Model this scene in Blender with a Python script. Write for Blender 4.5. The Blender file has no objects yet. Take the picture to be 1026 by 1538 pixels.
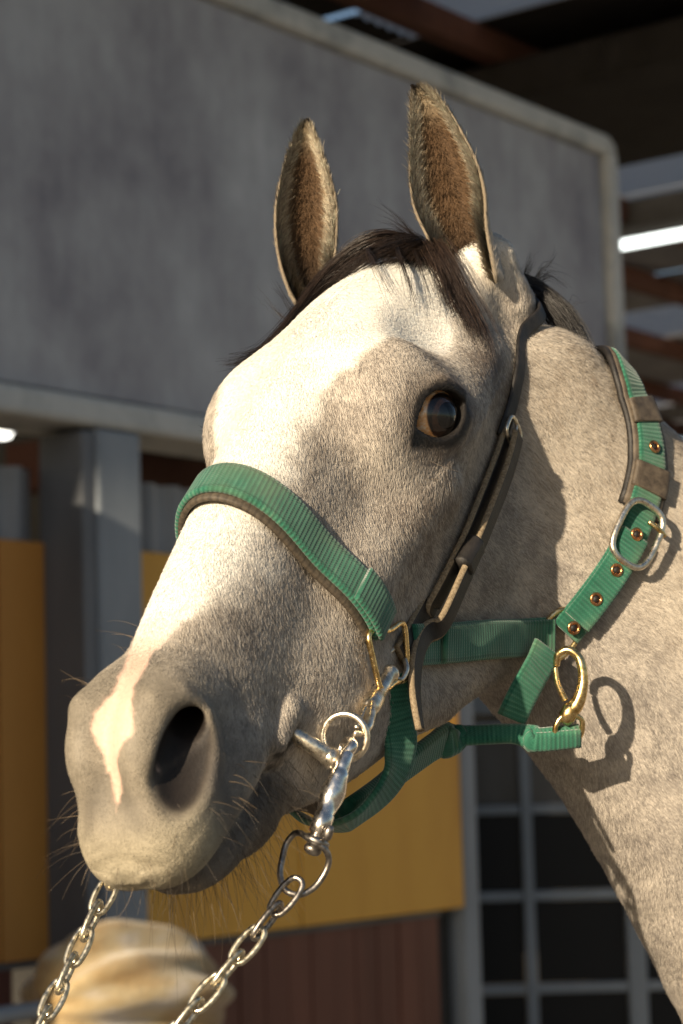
import bpy, math, random
import numpy as np
from mathutils import Vector, Matrix

scene = bpy.context.scene
rng = np.random.default_rng(7)
random.seed(7)

# ------------------------------------------------------------------ camera
CAM = np.array([0.0, 0.0, 1.55])
PITCH, ROLL = math.radians(6.5), math.radians(1.6)
FPX = 3330.0                               # focal length in pixels of a 1026 px wide frame
_r0 = np.array([1.0, 0, 0]); _f0 = np.array([0, math.cos(PITCH), math.sin(PITCH)]); _u0 = np.array([0, -math.sin(PITCH), math.cos(PITCH)])
CR = math.cos(ROLL) * _r0 - math.sin(ROLL) * _u0
CU = math.cos(ROLL) * _u0 + math.sin(ROLL) * _r0
CB = -_f0
CM = np.stack([CR, CU, CB], 1)             # view -> world rotation
cam_d = bpy.data.cameras.new('camera'); cam = bpy.data.objects.new('camera', cam_d); scene.collection.objects.link(cam)
cam.matrix_world = Matrix([[*CM[0], CAM[0]], [*CM[1], CAM[1]], [*CM[2], CAM[2]], [0, 0, 0, 1]])
cam_d.sensor_fit = 'VERTICAL'; cam_d.sensor_height = 22.3
cam_d.lens = 22.3 * FPX / 1538.0
cam_d.clip_start = 0.05; cam_d.clip_end = 400
cam_d.dof.use_dof = True; cam_d.dof.focus_distance = 1.58; cam_d.dof.aperture_fstop = 5.6
scene.camera = cam

# ------------------------------------------------------------------ world, sun, exposure
SUN_VIEW = np.array([-0.49, 0.37, 0.79]); SUN_VIEW /= np.linalg.norm(SUN_VIEW)
SUN_DIR = CM @ SUN_VIEW                     # from the scene towards the sun, world axes
SUN_EL = math.asin(SUN_DIR[2]); SUN_AZ = math.atan2(SUN_DIR[0], SUN_DIR[1])
world = bpy.data.worlds.new('World'); scene.world = world; world.use_nodes = True
_nt = world.node_tree; _bg = _nt.nodes['Background']
_sky = _nt.nodes.new('ShaderNodeTexSky'); _sky.sky_type = 'NISHITA'; _sky.sun_disc = False
_sky.sun_elevation = SUN_EL; _sky.sun_rotation = SUN_AZ
_nt.links.new(_sky.outputs[0], _bg.inputs[0]); _bg.inputs[1].default_value = 0.06
sun_d = bpy.data.lights.new('sun', 'SUN'); sun_d.energy = 5.0; sun_d.angle = math.radians(0.55); sun_d.color = (1.0, 0.83, 0.6)
sun = bpy.data.objects.new('sun', sun_d); scene.collection.objects.link(sun)
sun.rotation_euler = Vector(SUN_DIR).to_track_quat('Z', 'Y').to_euler(); sun.location = (-4, -3, 5)
scene.view_settings.view_transform = 'Standard'; scene.view_settings.look = 'None'
scene.view_settings.gamma = 1.0; scene.view_settings.use_curve_mapping = False
scene.view_settings.exposure = 0.8

# ------------------------------------------------------------------ head frame (x poll->muzzle, y horse's left, z dorsal)
HR = np.array([[-0.3347523, 0.8733781, -0.3537677], [-0.54278716, 0.12816859, 0.83003308], [0.77027462, 0.46987605, 0.43115369]])
HT = np.array([0.04460805, 0.2035753, -1.77432067])
def view2world(p): return np.asarray(p) @ CM.T + CAM
def world2view(p): return (np.asarray(p) - CAM) @ CM
def head2world(p): return view2world(np.asarray(p) @ HR.T + HT)
def view2head(p): return (np.asarray(p) - HT) @ HR
def world2head(p): return view2head(world2view(p))
#@GEOM
# ------------------------------------------------------------------ horse: signed distance field in head space
def interp(x, xs, ys):
    """smooth (monotone-ish cubic) interpolation of a profile"""
    xs = np.asarray(xs, float); ys = np.asarray(ys, float)
    m = np.gradient(ys, xs)
    i = np.clip(np.searchsorted(xs, x) - 1, 0, len(xs) - 2)
    h = xs[i + 1] - xs[i]; t = np.clip((x - xs[i]) / h, 0, 1)
    return ((2*t**3 - 3*t**2 + 1) * ys[i] + (t**3 - 2*t**2 + t) * h * m[i] + (-2*t**3 + 3*t**2) * ys[i + 1] + (t**3 - t**2) * h * m[i + 1]).astype(np.float32)
def smin(a, b, k):
    h = np.clip(0.5 + 0.5 * (b - a) / k, 0, 1)
    return b + (a - b) * h - k * h * (1 - h)
def smax(a, b, k): return -smin(-a, -b, k)
def ell(p, c, r, ax=None):
    q = p - np.asarray(c, np.float32)
    if ax is not None: q = q @ np.asarray(ax, np.float32).T
    q = q / np.asarray(r, np.float32)
    k0 = np.sqrt((q**2).sum(1)); k1 = np.sqrt(((q / np.asarray(r, np.float32))**2).sum(1)) + 1e-6
    return k0 * (k0 - 1) / k1
def caps(p, a, b, ra, rb, sy=1.0):
    a = np.asarray(a, np.float32); b = np.asarray(b, np.float32)
    d = b - a; q = p - a
    t = np.clip((q @ d) / (d @ d), 0, 1)
    v = q - t[:, None] * d
    return np.sqrt((v[:, 0]**2) + (v[:, 1] / sy)**2 + v[:, 2]**2) - (ra + (rb - ra) * t)
def polyline(p, pts, rs, sy=1.0):
    d = None
    for i in range(len(pts) - 1):
        c = caps(p, pts[i], pts[i + 1], rs[i], rs[i + 1], sy)
        d = c if d is None else np.minimum(d, c)
    return d
def tube(x, ay, z, xs, top, bot, hw, mid, pt, pb, x1=None, x0=None):
    tp = interp(x, xs, top); bt = interp(x, xs, bot); w = interp(x, xs, hw)
    zc = bt + (tp - bt) * mid
    if x1 is not None:
        s = np.sqrt(np.clip(1 - (np.clip(x - x0, 0, None) / (x1 - x0))**2, 0.0004, 1)); 
        tp = zc + (tp - zc) * s; bt = zc + (bt - zc) * s; w = w * s
    up = z > zc
    h = np.where(up, tp - zc, zc - bt); p_ = np.where(up, pt, pb)
    rho = ((ay / w)**p_ + (np.abs(z - zc) / h)**p_)**(1 / p_)
    f = (rho - 1) * np.minimum(w, h)
    f = np.maximum(f, xs[0] - x); f = np.maximum(f, x - xs[-1])
    return f

def pixel_depth(px, py, d): return np.array([(px - 513) / FPX * d, -(py - 769) / FPX * d, -d])
NECK = [view2head(pixel_depth(*v)) for v in ((742, 602, 1.79), (802, 772, 1.81), (952, 928, 1.84), (1120, 1092, 1.88), (1345, 1405, 1.95), (1590, 1755, 2.06))]
NECK_H = [0.096, 0.125, 0.139, 0.170, 0.217, 0.29]; NECK_W = [0.055, 0.066, 0.072, 0.083, 0.105, 0.15]
NECK_SIDE = np.array([0.45, 0.10, 0.89]) @ HR
def _densify(a, k=5):
    a = np.asarray(a, float).reshape(len(a), -1); t = np.arange(len(a)); tt = np.linspace(0, len(a) - 1, (len(a) - 1) * k + 1)
    return np.stack([interp(tt, t, a[:, j]) for j in range(a.shape[1])], 1).astype(float)
NECK = list(_densify(NECK)); NECK_H = _densify(NECK_H)[:, 0]; NECK_W = _densify(NECK_W)[:, 0]
def neck_sdf(p):
    p = p.astype(np.float32)
    d = None
    for i in range(len(NECK) - 1):
        a, b = NECK[i], NECK[i + 1]; ax = (b - a); L = np.linalg.norm(ax); ax = ax / L
        wv = NECK_SIDE.copy(); wv -= ax * (wv @ ax); wv /= np.linalg.norm(wv); hv = np.cross(ax, wv)
        q = (p - a.astype(np.float32)); ts = q @ ax.astype(np.float32) / L; t = np.clip(ts, 0, 1)
        H_ = NECK_H[i] + (NECK_H[i + 1] - NECK_H[i]) * t; W_ = NECK_W[i] + (NECK_W[i + 1] - NECK_W[i]) * t
        vl = (ts - t) * L; vw = q @ wv.astype(np.float32) / W_; vh = q @ hv.astype(np.float32) / H_
        rho = np.sqrt((vl / W_)**2 + np.sqrt(vw**4 * .5 + vw**2 * .5)**2 + vh**2)
        c = (rho - 1) * np.minimum(H_, W_)
        d = c if d is None else smin(d, c, 0.012)
    return d

EYE = np.array([0.1966, 0.0738, -0.0460]); EYE_R = 0.0250
EYE_N = np.array([0.45, 0.86, 0.20]); EYE_N /= np.linalg.norm(EYE_N)
EYE_U = np.array([-0.95, 0.166, -0.26]); EYE_U -= EYE_N * (EYE_N @ EYE_U); EYE_U /= np.linalg.norm(EYE_U)
EYE_V = np.cross(EYE_U, EYE_N)
if EYE_V[2] < 0: EYE_V = -EYE_V
NOS = np.array([0.5788, 0.0472, -0.0522])
NOS_U = np.array([.84, -.10, -.50]); NOS_U /= np.linalg.norm(NOS_U)
NOS_N = np.array([.42, .86, .22]); NOS_N -= NOS_U * (NOS_N @ NOS_U); NOS_N /= np.linalg.norm(NOS_N)
NOS_V = np.cross(NOS_N, NOS_U)                 # towards the mouth side or the midline
NOS_AX = np.stack([NOS_U, NOS_V, NOS_N], 0)
def almond(Q):
    q = Q - EYE.astype(np.float32)
    u = q @ EYE_U.astype(np.float32); v = q @ EYE_V.astype(np.float32); w = q @ EYE_N.astype(np.float32)
    return u, v, w
def sdf(P):
    P = P.astype(np.float32)
    x = P[:, 0]; y = P[:, 1]; z = P[:, 2]
    _t = np.clip((x - .22) / .12, 0, 1); y = np.where(y < 0, y * (1 + .09 * _t * _t * (3 - 2 * _t) + .07 * np.exp(-((x - .36) / .07)**2)), y)   # the far side of the nose is a little slimmer
    ay = np.sqrt(y * y + 1e-6)
    Q = np.stack([x, np.sqrt(y * y + 3e-5), z], 1)
    xs = [-.07, -.02, .03, .08, .13, .18, .24, .30, .36, .42, .48, .54, .58, .62]
    top = [-.045, -.012, .010, .023, .030, .032, .030, .025, .017, .007, -.005, -.020, -.036, -.06]
    bot = [-.15, -.15, -.15, -.14, -.135, -.13, -.13, -.13, -.128, -.124, -.120, -.116, -.116, -.118]
    hw = [.050, .056, .064, .069, .072, .072, .064, .055, .048, .044, .041, .037, .034, .030]
    d = tube(x, ay, z, xs, top, bot, hw, 0.36, 2.15, 2.6, 0.624, 0.55)
    # orbit bulge, facial crest, zygomatic arch
    d = smin(d, ell(Q, (0.200, 0.058, -0.034), (0.064, 0.034, 0.046)), 0.035)
    d = smin(d, caps(Q, (0.225, 0.070, -0.092), (0.345, 0.046, -0.094), 0.012, 0.008), 0.05)
    d = smin(d, caps(Q, (0.165, 0.080, -0.066), (0.06, 0.068, -0.070), 0.012, 0.012), 0.04)
    # cheek (masseter), mandible bar, buccal mass
    d = smin(d, ell(Q, (0.140, 0.038, -0.160), (0.130, 0.038, 0.125)), 0.035)
    d = smin(d, polyline(Q, [(0.19, 0.030, -0.255), (0.27, 0.030, -0.235), (0.34, 0.026, -0.20), (0.42, 0.020, -0.172), (0.50, 0.012, -0.148)], [.026, .026, .024, .022, .018]), 0.035)
    d = smin(d, ell(Q, (0.31, 0.020, -0.145), (0.15, 0.036, 0.06)), 0.04)
    d = smin(d, ell(Q, (0.395, 0.026, -0.135), (0.055, 0.026, 0.036)), 0.03)
    # supraorbital hollow
    d = smax(d, -ell(Q, (0.122, 0.076, 0.004), (0.034, 0.014, 0.020)), 0.03)
    # muzzle: nostril wing, upper lip
    d = smin(d, ell(Q, (0.556, 0.020, -0.052), (0.050, 0.0235, 0.042)), 0.02)
    d = smin(d, ell(Q, (0.594, 0.012, -0.094), (0.033, 0.031, 0.034)), 0.02)
    d = smin(d, ell(Q, (0.542, 0.026, -0.099), (0.056, 0.0205, 0.024)), 0.02)
    # raised rim round the outer side of the nostril
    d = smin(d, polyline(Q, [(0.563, 0.028, -0.018), (0.550, 0.035, -0.027), (0.547, 0.042, -0.045), (0.555, 0.042, -0.066), (0.572, 0.038, -0.079), (0.594, 0.034, -0.080)], [.004, .005, .0055, .0055, .0055, .004]), 0.014)
    # nostril bowl and passage
    d = smax(d, -ell(Q, NOS + NOS_N * .000, (0.036, 0.0205, 0.0170), NOS_AX), 0.008)
    d = smax(d, -polyline(Q, [(0.598, 0.036, -0.052), (0.577, 0.036, -0.048), (0.556, 0.036, -0.044), (0.53, 0.026, -0.045), (0.49, 0.018, -0.05)], [.0055, .0095, .0105, .010, .008]), 0.006)
    # lower lip and chin, tucked under the upper lip
    low = ell(Q, (0.544, 0.006, -0.137), (0.051, 0.030, 0.022))
    low = smin(low, ell(Q, (0.505, 0.0, -0.149), (0.042, 0.033, 0.028)), 0.015)
    d = smin(d, low, 0.004)
    mp = [(0.612, 0.006, -0.128), (0.604, 0.026, -0.126), (0.586, 0.039, -0.123), (0.567, 0.045, -0.1205), (0.54, 0.046, -0.1195), (0.51, 0.045, -0.1205), (0.484, 0.043, -0.1225), (0.463, 0.0445, -0.1195)]
    d = smax(d, -polyline(Q, mp, [.0015, .002, .0026, .003, .0032, .0036, .0042, .0034]), 0.006)
    d = smax(d, -polyline(Q, [(a, b - .009, c - .001) for a, b, c in mp], [.001, .0015, .002, .002, .002, .002, .002, .001]), 0.003)
    # fold at the mouth corner, crease of the upper lip
    d = smin(d, caps(Q, (0.452, 0.036, -0.115), (0.480, 0.034, -0.118), 0.006, 0.006), 0.016)
    d = smin(d, caps(Q, (0.458, 0.0425, -0.1065), (0.484, 0.0425, -0.1125), 0.0060, 0.0045), 0.007)
    d = smax(d, -polyline(Q, [(0.630, 0.0, -0.086), (0.632, 0.012, -0.089), (0.628, 0.024, -0.095)], [.0025, .002, .001]), 0.008)
    # neck
    d = smin(d, neck_sdf(P), 0.03)
    # roots of the ears
    d = smin(d, caps(Q, (0.006, 0.046, -0.040), (-0.022, 0.058, -0.026), 0.027, 0.018), 0.022)
    d = smin(d, caps(Q, (-0.020, 0.066, -0.066), (-0.026, 0.066, -0.030), 0.023, 0.016), 0.02)
    # eyelids: a shell over the eyeball with an almond opening, a fold above and below
    u, v, w = almond(Q)
    e = np.sqrt(u * u + v * v + w * w)
    d = smin(d, e - 0.0272, 0.018)
    lid = lambda k: [EYE + EYE_U * a + EYE_V * b + EYE_N * c for a, b, c in k]
    d = smin(d, polyline(Q, lid([(-.032, -.004, .012), (-.024, .011, .018), (-.007, .0205, .0190), (.012, .0200, .0170), (.027, .008, .013)]), [.0025, .0036, .0042, .0042, .0030]), 0.009)
    d = smin(d, polyline(Q, lid([(-.030, -.010, .013), (-.012, -.0200, .0175), (.008, -.0205, .0165), (.026, -.010, .012)]), [.002, .0032, .0032, .002]), 0.009)
    op = np.abs(v - .001) - np.where(v > .001, .0180, .0158) * (1 - np.abs(u / np.where(u < 0, .0290, .0275))**2.1)
    cut = smax(op * 0.75, -(w - 0.006), 0.002)
    d = smax(d, -cut, 0.0025)
    d = smin(d, e - 0.0215, 0.002)
    return d

def surface_nets(fn, axes):
    """naive surface nets on a grid with uneven spacing; evaluates finely only near the surface"""
    s = 4
    axes = [np.asarray(a, float) for a in axes]; n = np.array([len(a) for a in axes])
    ci = [np.minimum(np.arange(0, k + s, s), k - 1) for k in n]
    G = np.stack(np.meshgrid(*[axes[i][ci[i]] for i in range(3)], indexing='ij'), -1).reshape(-1, 3)
    fc = fn(G).reshape([len(c) for c in ci])
    near = np.abs(fc) < 0.026
    rp = lambda A: np.repeat(np.repeat(np.repeat(A, s, 0), s, 1), s, 2)[:n[0], :n[1], :n[2]]
    o = near.copy()
    for ax in range(3):
        o |= np.roll(near, -1, ax) 
    near_f = rp(o); F = rp(fc).astype(np.float32).copy()
    idx = np.argwhere(near_f)
    out = np.empty(len(idx), np.float32)
    for a in range(0, len(idx), 200000):
        k = idx[a:a + 200000]; out[a:a + 200000] = fn(np.stack([axes[i][k[:, i]] for i in range(3)], 1))
    F[near_f] = out
    I = F < 0
    cnt = np.zeros(n - 1, np.int8)
    for i in (0, 1):
        for j in (0, 1):
            for k in (0, 1): cnt += I[i:n[0]-1+i, j:n[1]-1+j, k:n[2]-1+k]
    act = (cnt > 0) & (cnt < 8)
    cells = np.argwhere(act); vid = -np.ones(n - 1, np.int64); vid[act] = np.arange(len(cells))
    acc = np.zeros((len(cells), 3)); num = np.zeros(len(cells))
    corners = [(i, j, k) for i in (0, 1) for j in (0, 1) for k in (0, 1)]
    for a in corners:
        for ax in range(3):
            if a[ax]: continue
            b = list(a); b[ax] = 1
            fa = F[cells[:, 0]+a[0], cells[:, 1]+a[1], cells[:, 2]+a[2]]; fb = F[cells[:, 0]+b[0], cells[:, 1]+b[1], cells[:, 2]+b[2]]
            m = (fa < 0) != (fb < 0)
            t = np.where(m, fa / np.where(fa == fb, 1, fa - fb), 0)
            p = np.array(a, float)[None].repeat(len(cells), 0); p[:, ax] = t
            acc[m] += p[m]; num[m] += 1
    fr = acc / num[:, None]
    V = np.stack([axes[i][cells[:, i]] + fr[:, i] * (axes[i][cells[:, i] + 1] - axes[i][cells[:, i]]) for i in range(3)], 1)
    faces = []
    for ax in range(3):
        u, v = (ax + 1) % 3, (ax + 2) % 3
        sl0 = [slice(1, -1)] * 3; sl0[ax] = slice(0, -1)
        sl1 = [slice(1, -1)] * 3; sl1[ax] = slice(1, None)
        A = I[tuple(sl0)]; B = I[tuple(sl1)]
        for flip, M in ((False, A & ~B), (True, ~A & B)):
            e = np.argwhere(M)
            if len(e) == 0: continue
            o = np.ones(3, int); o[ax] = 0; e = e + o
            def cid(du, dv):
                c = e.copy(); c[:, u] -= du; c[:, v] -= dv
                return vid[c[:, 0], c[:, 1], c[:, 2]]
            q = np.stack([cid(1, 1), cid(0, 1), cid(0, 0), cid(1, 0)], 1)
            faces.append(q[:, ::-1] if flip else q)
    Fc = np.concatenate(faces)
    Fc = Fc[(Fc >= 0).all(1)]
    return V, Fc
def spaced(*seg):
    """axis from (start, end, step) runs"""
    out = []
    for a, b, h in seg: out.append(np.arange(a, b - 1e-9, h))
    return np.concatenate(out + [np.array([seg[-1][1]])])
def sdf_grad(p, fn=sdf, e=0.0012):
    g = np.stack([fn(p + np.eye(3)[i] * e) - fn(p - np.eye(3)[i] * e) for i in range(3)], 1)
    return g / (2 * e)
def project(V, fn=sdf, it=2):
    for _ in range(it):
        g = sdf_grad(V, fn); n2 = (g**2).sum(1) + 1e-6
        V = V - np.clip((fn(V) / n2), -0.003, 0.003)[:, None] * g * 0.9
    g = sdf_grad(V, fn); N = g / (np.linalg.norm(g, axis=1)[:, None] + 1e-9)
    return V, N

def mesh_from(name, V, F, smooth=True):
    me = bpy.data.meshes.new(name)
    V = np.asarray(V, np.float32)
    if isinstance(F, np.ndarray):
        k = F.shape[1]
        me.vertices.add(len(V)); me.vertices.foreach_set('co', V.ravel())
        me.loops.add(F.size); me.loops.foreach_set('vertex_index', F.astype(np.int32).ravel())
        me.polygons.add(len(F)); me.polygons.foreach_set('loop_start', np.arange(len(F), dtype=np.int32) * k)
        me.update(calc_edges=True); me.validate()
    else:
        me.from_pydata(V.tolist(), [], F)
    if smooth: me.polygons.foreach_set('use_smooth', np.ones(len(me.polygons), bool))
    me.update()
    return me
#@ENDGEOM
# ------------------------------------------------------------------ materials
def rgba(c, a=1.0): return (c[0], c[1], c[2], a)
class NT:
    """small helper for node materials"""
    def __init__(self, name):
        self.m = bpy.data.materials.new(name); self.m.use_nodes = True
        self.t = self.m.node_tree; self.b = self.t.nodes['Principled BSDF']; self.out = self.t.nodes['Material Output']
    def n(self, kind, **kw):
        nd = self.t.nodes.new(kind)
        for k, v in kw.items():
            if k.startswith('i_'): nd.inputs[k[2:].replace('_', ' ')].default_value = v
            else: setattr(nd, k, v)
        return nd
    def l(self, a, b): self.t.links.new(a, b)
    def set(self, **kw):
        for k, v in kw.items():
            k = {'base': 'Base Color', 'rough': 'Roughness', 'metal': 'Metallic', 'spec': 'Specular IOR Level', 'trans': 'Transmission Weight', 'coat': 'Coat Weight', 'ior': 'IOR', 'sheen': 'Sheen Weight'}[k]
            self.b.inputs[k].default_value = rgba(v) if isinstance(v, tuple) else v
        return self
    def coord(self, which='Object'):
        return self.n('ShaderNodeTexCoord').outputs[which]
    def noise(self, vec, scale, detail=4, rough=.55, stretch=None):
        if stretch is not None:
            mp = self.n('ShaderNodeMapping'); mp.inputs['Scale'].default_value = stretch; self.l(vec, mp.inputs['Vector']); vec = mp.outputs[0]
        nz = self.n('ShaderNodeTexNoise'); nz.inputs['Scale'].default_value = scale; nz.inputs['Detail'].default_value = detail; nz.inputs['Roughness'].default_value = rough
        self.l(vec, nz.inputs['Vector']); return nz.outputs['Fac']
    def ramp(self, fac, stops):
        r = self.n('ShaderNodeValToRGB'); e = r.color_ramp.elements
        while len(e) < len(stops): e.new(0.5)
        for q, (p, c) in zip(e, stops): q.position = p; q.color = rgba(c) if len(c) == 3 else c
        self.l(fac, r.inputs[0]); return r.outputs[0]
    def mix(self, fac, a, b, blend='MIX'):
        m = self.n('ShaderNodeMix'); m.data_type = 'RGBA'; m.blend_type = blend
        for sock, v in ((0, fac), (6, a), (7, b)):
            if hasattr(v, 'is_output'): self.l(v, m.inputs[sock])
            else: m.inputs[sock].default_value = rgba(v) if isinstance(v, tuple) else v
        return m.outputs[2]
    def math(self, op, a, b=0.0):
        m = self.n('ShaderNodeMath', operation=op)
        for k, v in ((0, a), (1, b)):
            if hasattr(v, 'is_output'): self.l(v, m.inputs[k])
            else: m.inputs[k].default_value = v
        return m.outputs[0]
    def bump(self, h, strength=.3, dist=.002):
        b = self.n('ShaderNodeBump'); b.inputs['Strength'].default_value = strength; b.inputs['Distance'].default_value = dist
        self.l(h, b.inputs['Height']); self.l(b.outputs[0], self.b.inputs['Normal']); return b
    def base(self, c): self.l(c, self.b.inputs['Base Color']); return self

def mat_rough(name, c1, c2, scale=6, rough=.8, stretch=None, bump=.2, bscale=60, bdist=.003, c3=None, spec=.3, metal=0.0):
    t = NT(name); v = t.coord(); f = t.noise(v, scale, 6, .6, stretch)
    st = [(.3, c1), (.7, c2)] if c3 is None else [(.28, c1), (.5, c2), (.72, c3)]
    t.base(t.ramp(f, st)); t.set(rough=rough, spec=spec, metal=metal)
    t.bump(t.noise(v, bscale, 5, .6, stretch), bump, bdist); return t.m
M = {}
M['concrete'] = mat_rough('weathered_concrete', (.13, .125, .15), (.25, .25, .265), 1.7, .85, (1.0, 1.0, .55), .3, 40, .004, (.19, .178, .20))
def concrete_panel():
    t = NT('stained_panel'); v = t.coord()
    a = t.noise(v, 2.6, 8, .66, (1, 1, .7)); b = t.noise(v, 9, 5, .6, (1.6, 1.6, .14)); c = t.noise(v, 0.9, 3, .5)
    f = t.math('ADD', t.math('MULTIPLY', a, .66), t.math('ADD', t.math('MULTIPLY', b, .14), t.math('MULTIPLY', c, .26)))
    t.base(t.ramp(f, [(.39, (.185, .18, .215)), (.50, (.30, .305, .335)), (.60, (.38, .395, .425)), (.72, (.50, .52, .55))])); t.set(rough=.85, spec=.2)
    t.bump(t.noise(v, 70, 5, .6), .25, .004); return t.m
M['panel'] = concrete_panel()
M['panel_frame'] = mat_rough('pale_panel_frame', (.20, .22, .235), (.48, .49, .48), 4, .75, (1, 1, 1), .3, 30, .003, (.36, .38, .39))
M['steel_grey'] = mat_rough('grey_painted_steel', (.15, .175, .205), (.25, .28, .315), 4, .55, (1, 1, .3), .15, 50, .002, spec=.4)
M['steel_dark'] = mat_rough('dark_painted_steel', (.07, .065, .06), (.12, .115, .11), 4, .6, (1, 1, .3), .15, 50, .002)
M['steel_mid'] = mat_rough('shaded_post_steel', (.11, .118, .13), (.18, .188, .205), 4, .6, (1, 1, .3), .15, 50, .002)  # darker copy of the post steel, with the left face's shade in it
M['orange'] = mat_rough('ochre_painted_board', (.52, .245, .030), (.64, .335, .046), 2.2, .55, (1, 1, .4), .12, 40, .002, (.58, .285, .036), spec=.35)
M['orange_dark'] = mat_rough('orange_brown_board', (.42, .175, .036), (.54, .245, .052), 2.2, .55, (1, 1, .4), .12, 40, .002, spec=.35)
M['kick'] = mat_rough('red_brown_plank', (.085, .030, .020), (.16, .06, .038), 5, .6, (1, 1, .12), .3, 30, .003)
M['corrugated'] = mat_rough('galvanised_sheet', (.16, .165, .18), (.30, .31, .33), 5, .5, (1, 1, .2), .1, 50, .002, spec=.5)
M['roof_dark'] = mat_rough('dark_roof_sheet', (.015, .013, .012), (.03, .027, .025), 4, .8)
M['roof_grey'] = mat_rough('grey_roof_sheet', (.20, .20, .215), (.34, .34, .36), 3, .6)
M['purlin'] = mat_rough('rusty_purlin', (.075, .03, .02), (.13, .055, .036), 6, .7)
M['truss'] = mat_rough('grey_brown_beam', (.085, .08, .07), (.14, .13, .115), 4, .7)
M['ground'] = mat_rough('worn_tarmac_yard', (.13, .115, .10), (.21, .19, .165), 1.5, .95, None, .5, 25, .01, (.17, .15, .13))
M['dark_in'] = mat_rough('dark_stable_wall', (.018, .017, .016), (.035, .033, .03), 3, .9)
M['render_wall'] = mat_rough('lime_rendered_wall', (.40, .37, .32), (.56, .52, .46), 2, .9)
def skylight():
    t = NT('translucent_roof_sheet'); tr = t.n('ShaderNodeBsdfTranslucent'); tr.inputs[0].default_value = (.72, .72, .72, 1)
    mx = t.n('ShaderNodeMixShader'); mx.inputs[0].default_value = .75; t.set(base=(.6, .62, .65), rough=.4)
    t.l(t.b.outputs[0], mx.inputs[1]); t.l(tr.outputs[0], mx.inputs[2]); t.l(mx.outputs[0], t.out.inputs[0]); return t.m
M['skylight'] = skylight()
def glass_dark():
    t = NT('dusty_dark_glass'); t.set(base=(.010, .011, .013), rough=.45, spec=.12); return t.m
M['pane'] = glass_dark()
def emit(name, c, s):
    t = NT(name); t.b.inputs['Emission Color'].default_value = rgba(c); t.b.inputs['Emission Strength'].default_value = s; t.set(base=(.9, .9, .9)); return t.m
M['tube'] = emit('lit_fluorescent_tube', (.93, 1.0, .95), 2.2); M['bulb'] = emit('lit_lamp_cover', (1, .98, .9), 2.0)
def fleece():
    t = NT('cream_fleece'); v = t.coord(); f = t.noise(v, 4.5, 3, .5, (1, 1, 3.0))
    t.base(t.ramp(f, [(.34, (.26, .15, .05)), (.46, (.36, .245, .11)), (.58, (.44, .345, .20)), (.72, (.50, .46, .43))]))
    t.set(rough=.95, spec=.1, sheen=.4); t.bump(t.noise(v, 90, 4, .6), .6, .008); return t.m
M['fleece'] = fleece()
def webbing():
    t = NT('green_woven_webbing'); uv = t.coord('UV'); sp = t.n('ShaderNodeSeparateXYZ'); t.l(uv, sp.inputs[0])
    u, v = sp.outputs[0], sp.outputs[1]
    nz = t.noise(uv, 260, 3, .6); wob = t.math('MULTIPLY', t.math('SUBTRACT', nz, .5), 1.6)
    rib = t.math('SINE', t.math('ADD', t.math('MULTIPLY', u, 2 * math.pi / .0034), wob))
    weave = t.math('SINE', t.math('MULTIPLY', v, 2 * math.pi / .0021))
    h = t.math('ADD', t.math('MULTIPLY', rib, .5), t.math('MULTIPLY', t.math('MULTIPLY', weave, rib), .3))
    st = t.math('LESS_THAN', t.math('ABSOLUTE', t.math('SUBTRACT', t.math('ABSOLUTE', v), .0115)), .0009)   # two rows of stitching
    fade = t.noise(uv, 28, 5, .65); streak = t.noise(uv, 70, 4, .6, (4.5, .35, 1))
    f = t.math('ADD', t.math('MULTIPLY', h, .12), t.math('ADD', t.math('MULTIPLY', fade, .55), t.math('MULTIPLY', streak, .45)))
    c = t.ramp(f, [(.28, (.006, .052, .031)), (.45, (.015, .098, .060)), (.61, (.036, .148, .094)), (.80, (.13, .235, .155))])
    c = t.mix(t.math('MULTIPLY', st, .55), c, (.004, .06, .035))
    dirt = t.ramp(t.noise(uv, 11, 4, .6), [(.52, (0, 0, 0)), (.74, (1, 1, 1))])
    c = t.mix(t.math('MULTIPLY', dirt, .42), c, (.16, .145, .08))
    t.base(c); t.set(rough=.88, spec=.2, sheen=.3)
    t.bump(t.math('SUBTRACT', h, t.math('MULTIPLY', st, 1.0)), .5, .0007); return t.m
M['web'] = webbing()
def leather(name, c1, c2, rough=.55, pits=True):
    t = NT(name); uv = t.coord('UV'); v = t.coord()
    t.base(t.ramp(t.noise(v, 120, 6, .65), [(.35, c1), (.62, c2)])); t.set(rough=rough, spec=.4)
    t.bump(t.noise(v, 900, 4, .6), .5, .0006); return t.m
M['leather'] = leather('cracked_dark_leather', (.007, .006, .0055), (.022, .019, .017))
M['leather_brown'] = leather('brown_padded_leather', (.045, .034, .024), (.10, .078, .055), .6)
def raw_edge():
    t = NT('raw_leather_edge'); v = t.coord(); f = t.noise(v, 500, 5, .7)
    t.base(t.ramp(f, [(.3, (.10, .075, .048)), (.5, (.22, .17, .11)), (.72, (.34, .275, .19))])); t.set(rough=.9, spec=.15); t.bump(f, .8, .001); return t.m
M['edge'] = raw_edge()
def pad():
    t = NT('stitched_brown_lining'); uv = t.coord('UV'); sp = t.n('ShaderNodeSeparateXYZ'); t.l(uv, sp.inputs[0])
    hole = t.math('GREATER_THAN', t.math('SINE', t.math('MULTIPLY', sp.outputs[0], 2 * math.pi / .0052)), .55)
    c = t.ramp(t.noise(uv, 300, 4, .6), [(.3, (.040, .031, .022)), (.7, (.095, .075, .052))])
    t.base(t.mix(t.math('MULTIPLY', hole, .45), c, (.022, .017, .012))); t.set(rough=.65, spec=.35)
    t.bump(t.math('MULTIPLY', hole, -1.0), .7, .0012); return t.m
M['pad'] = pad()
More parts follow.
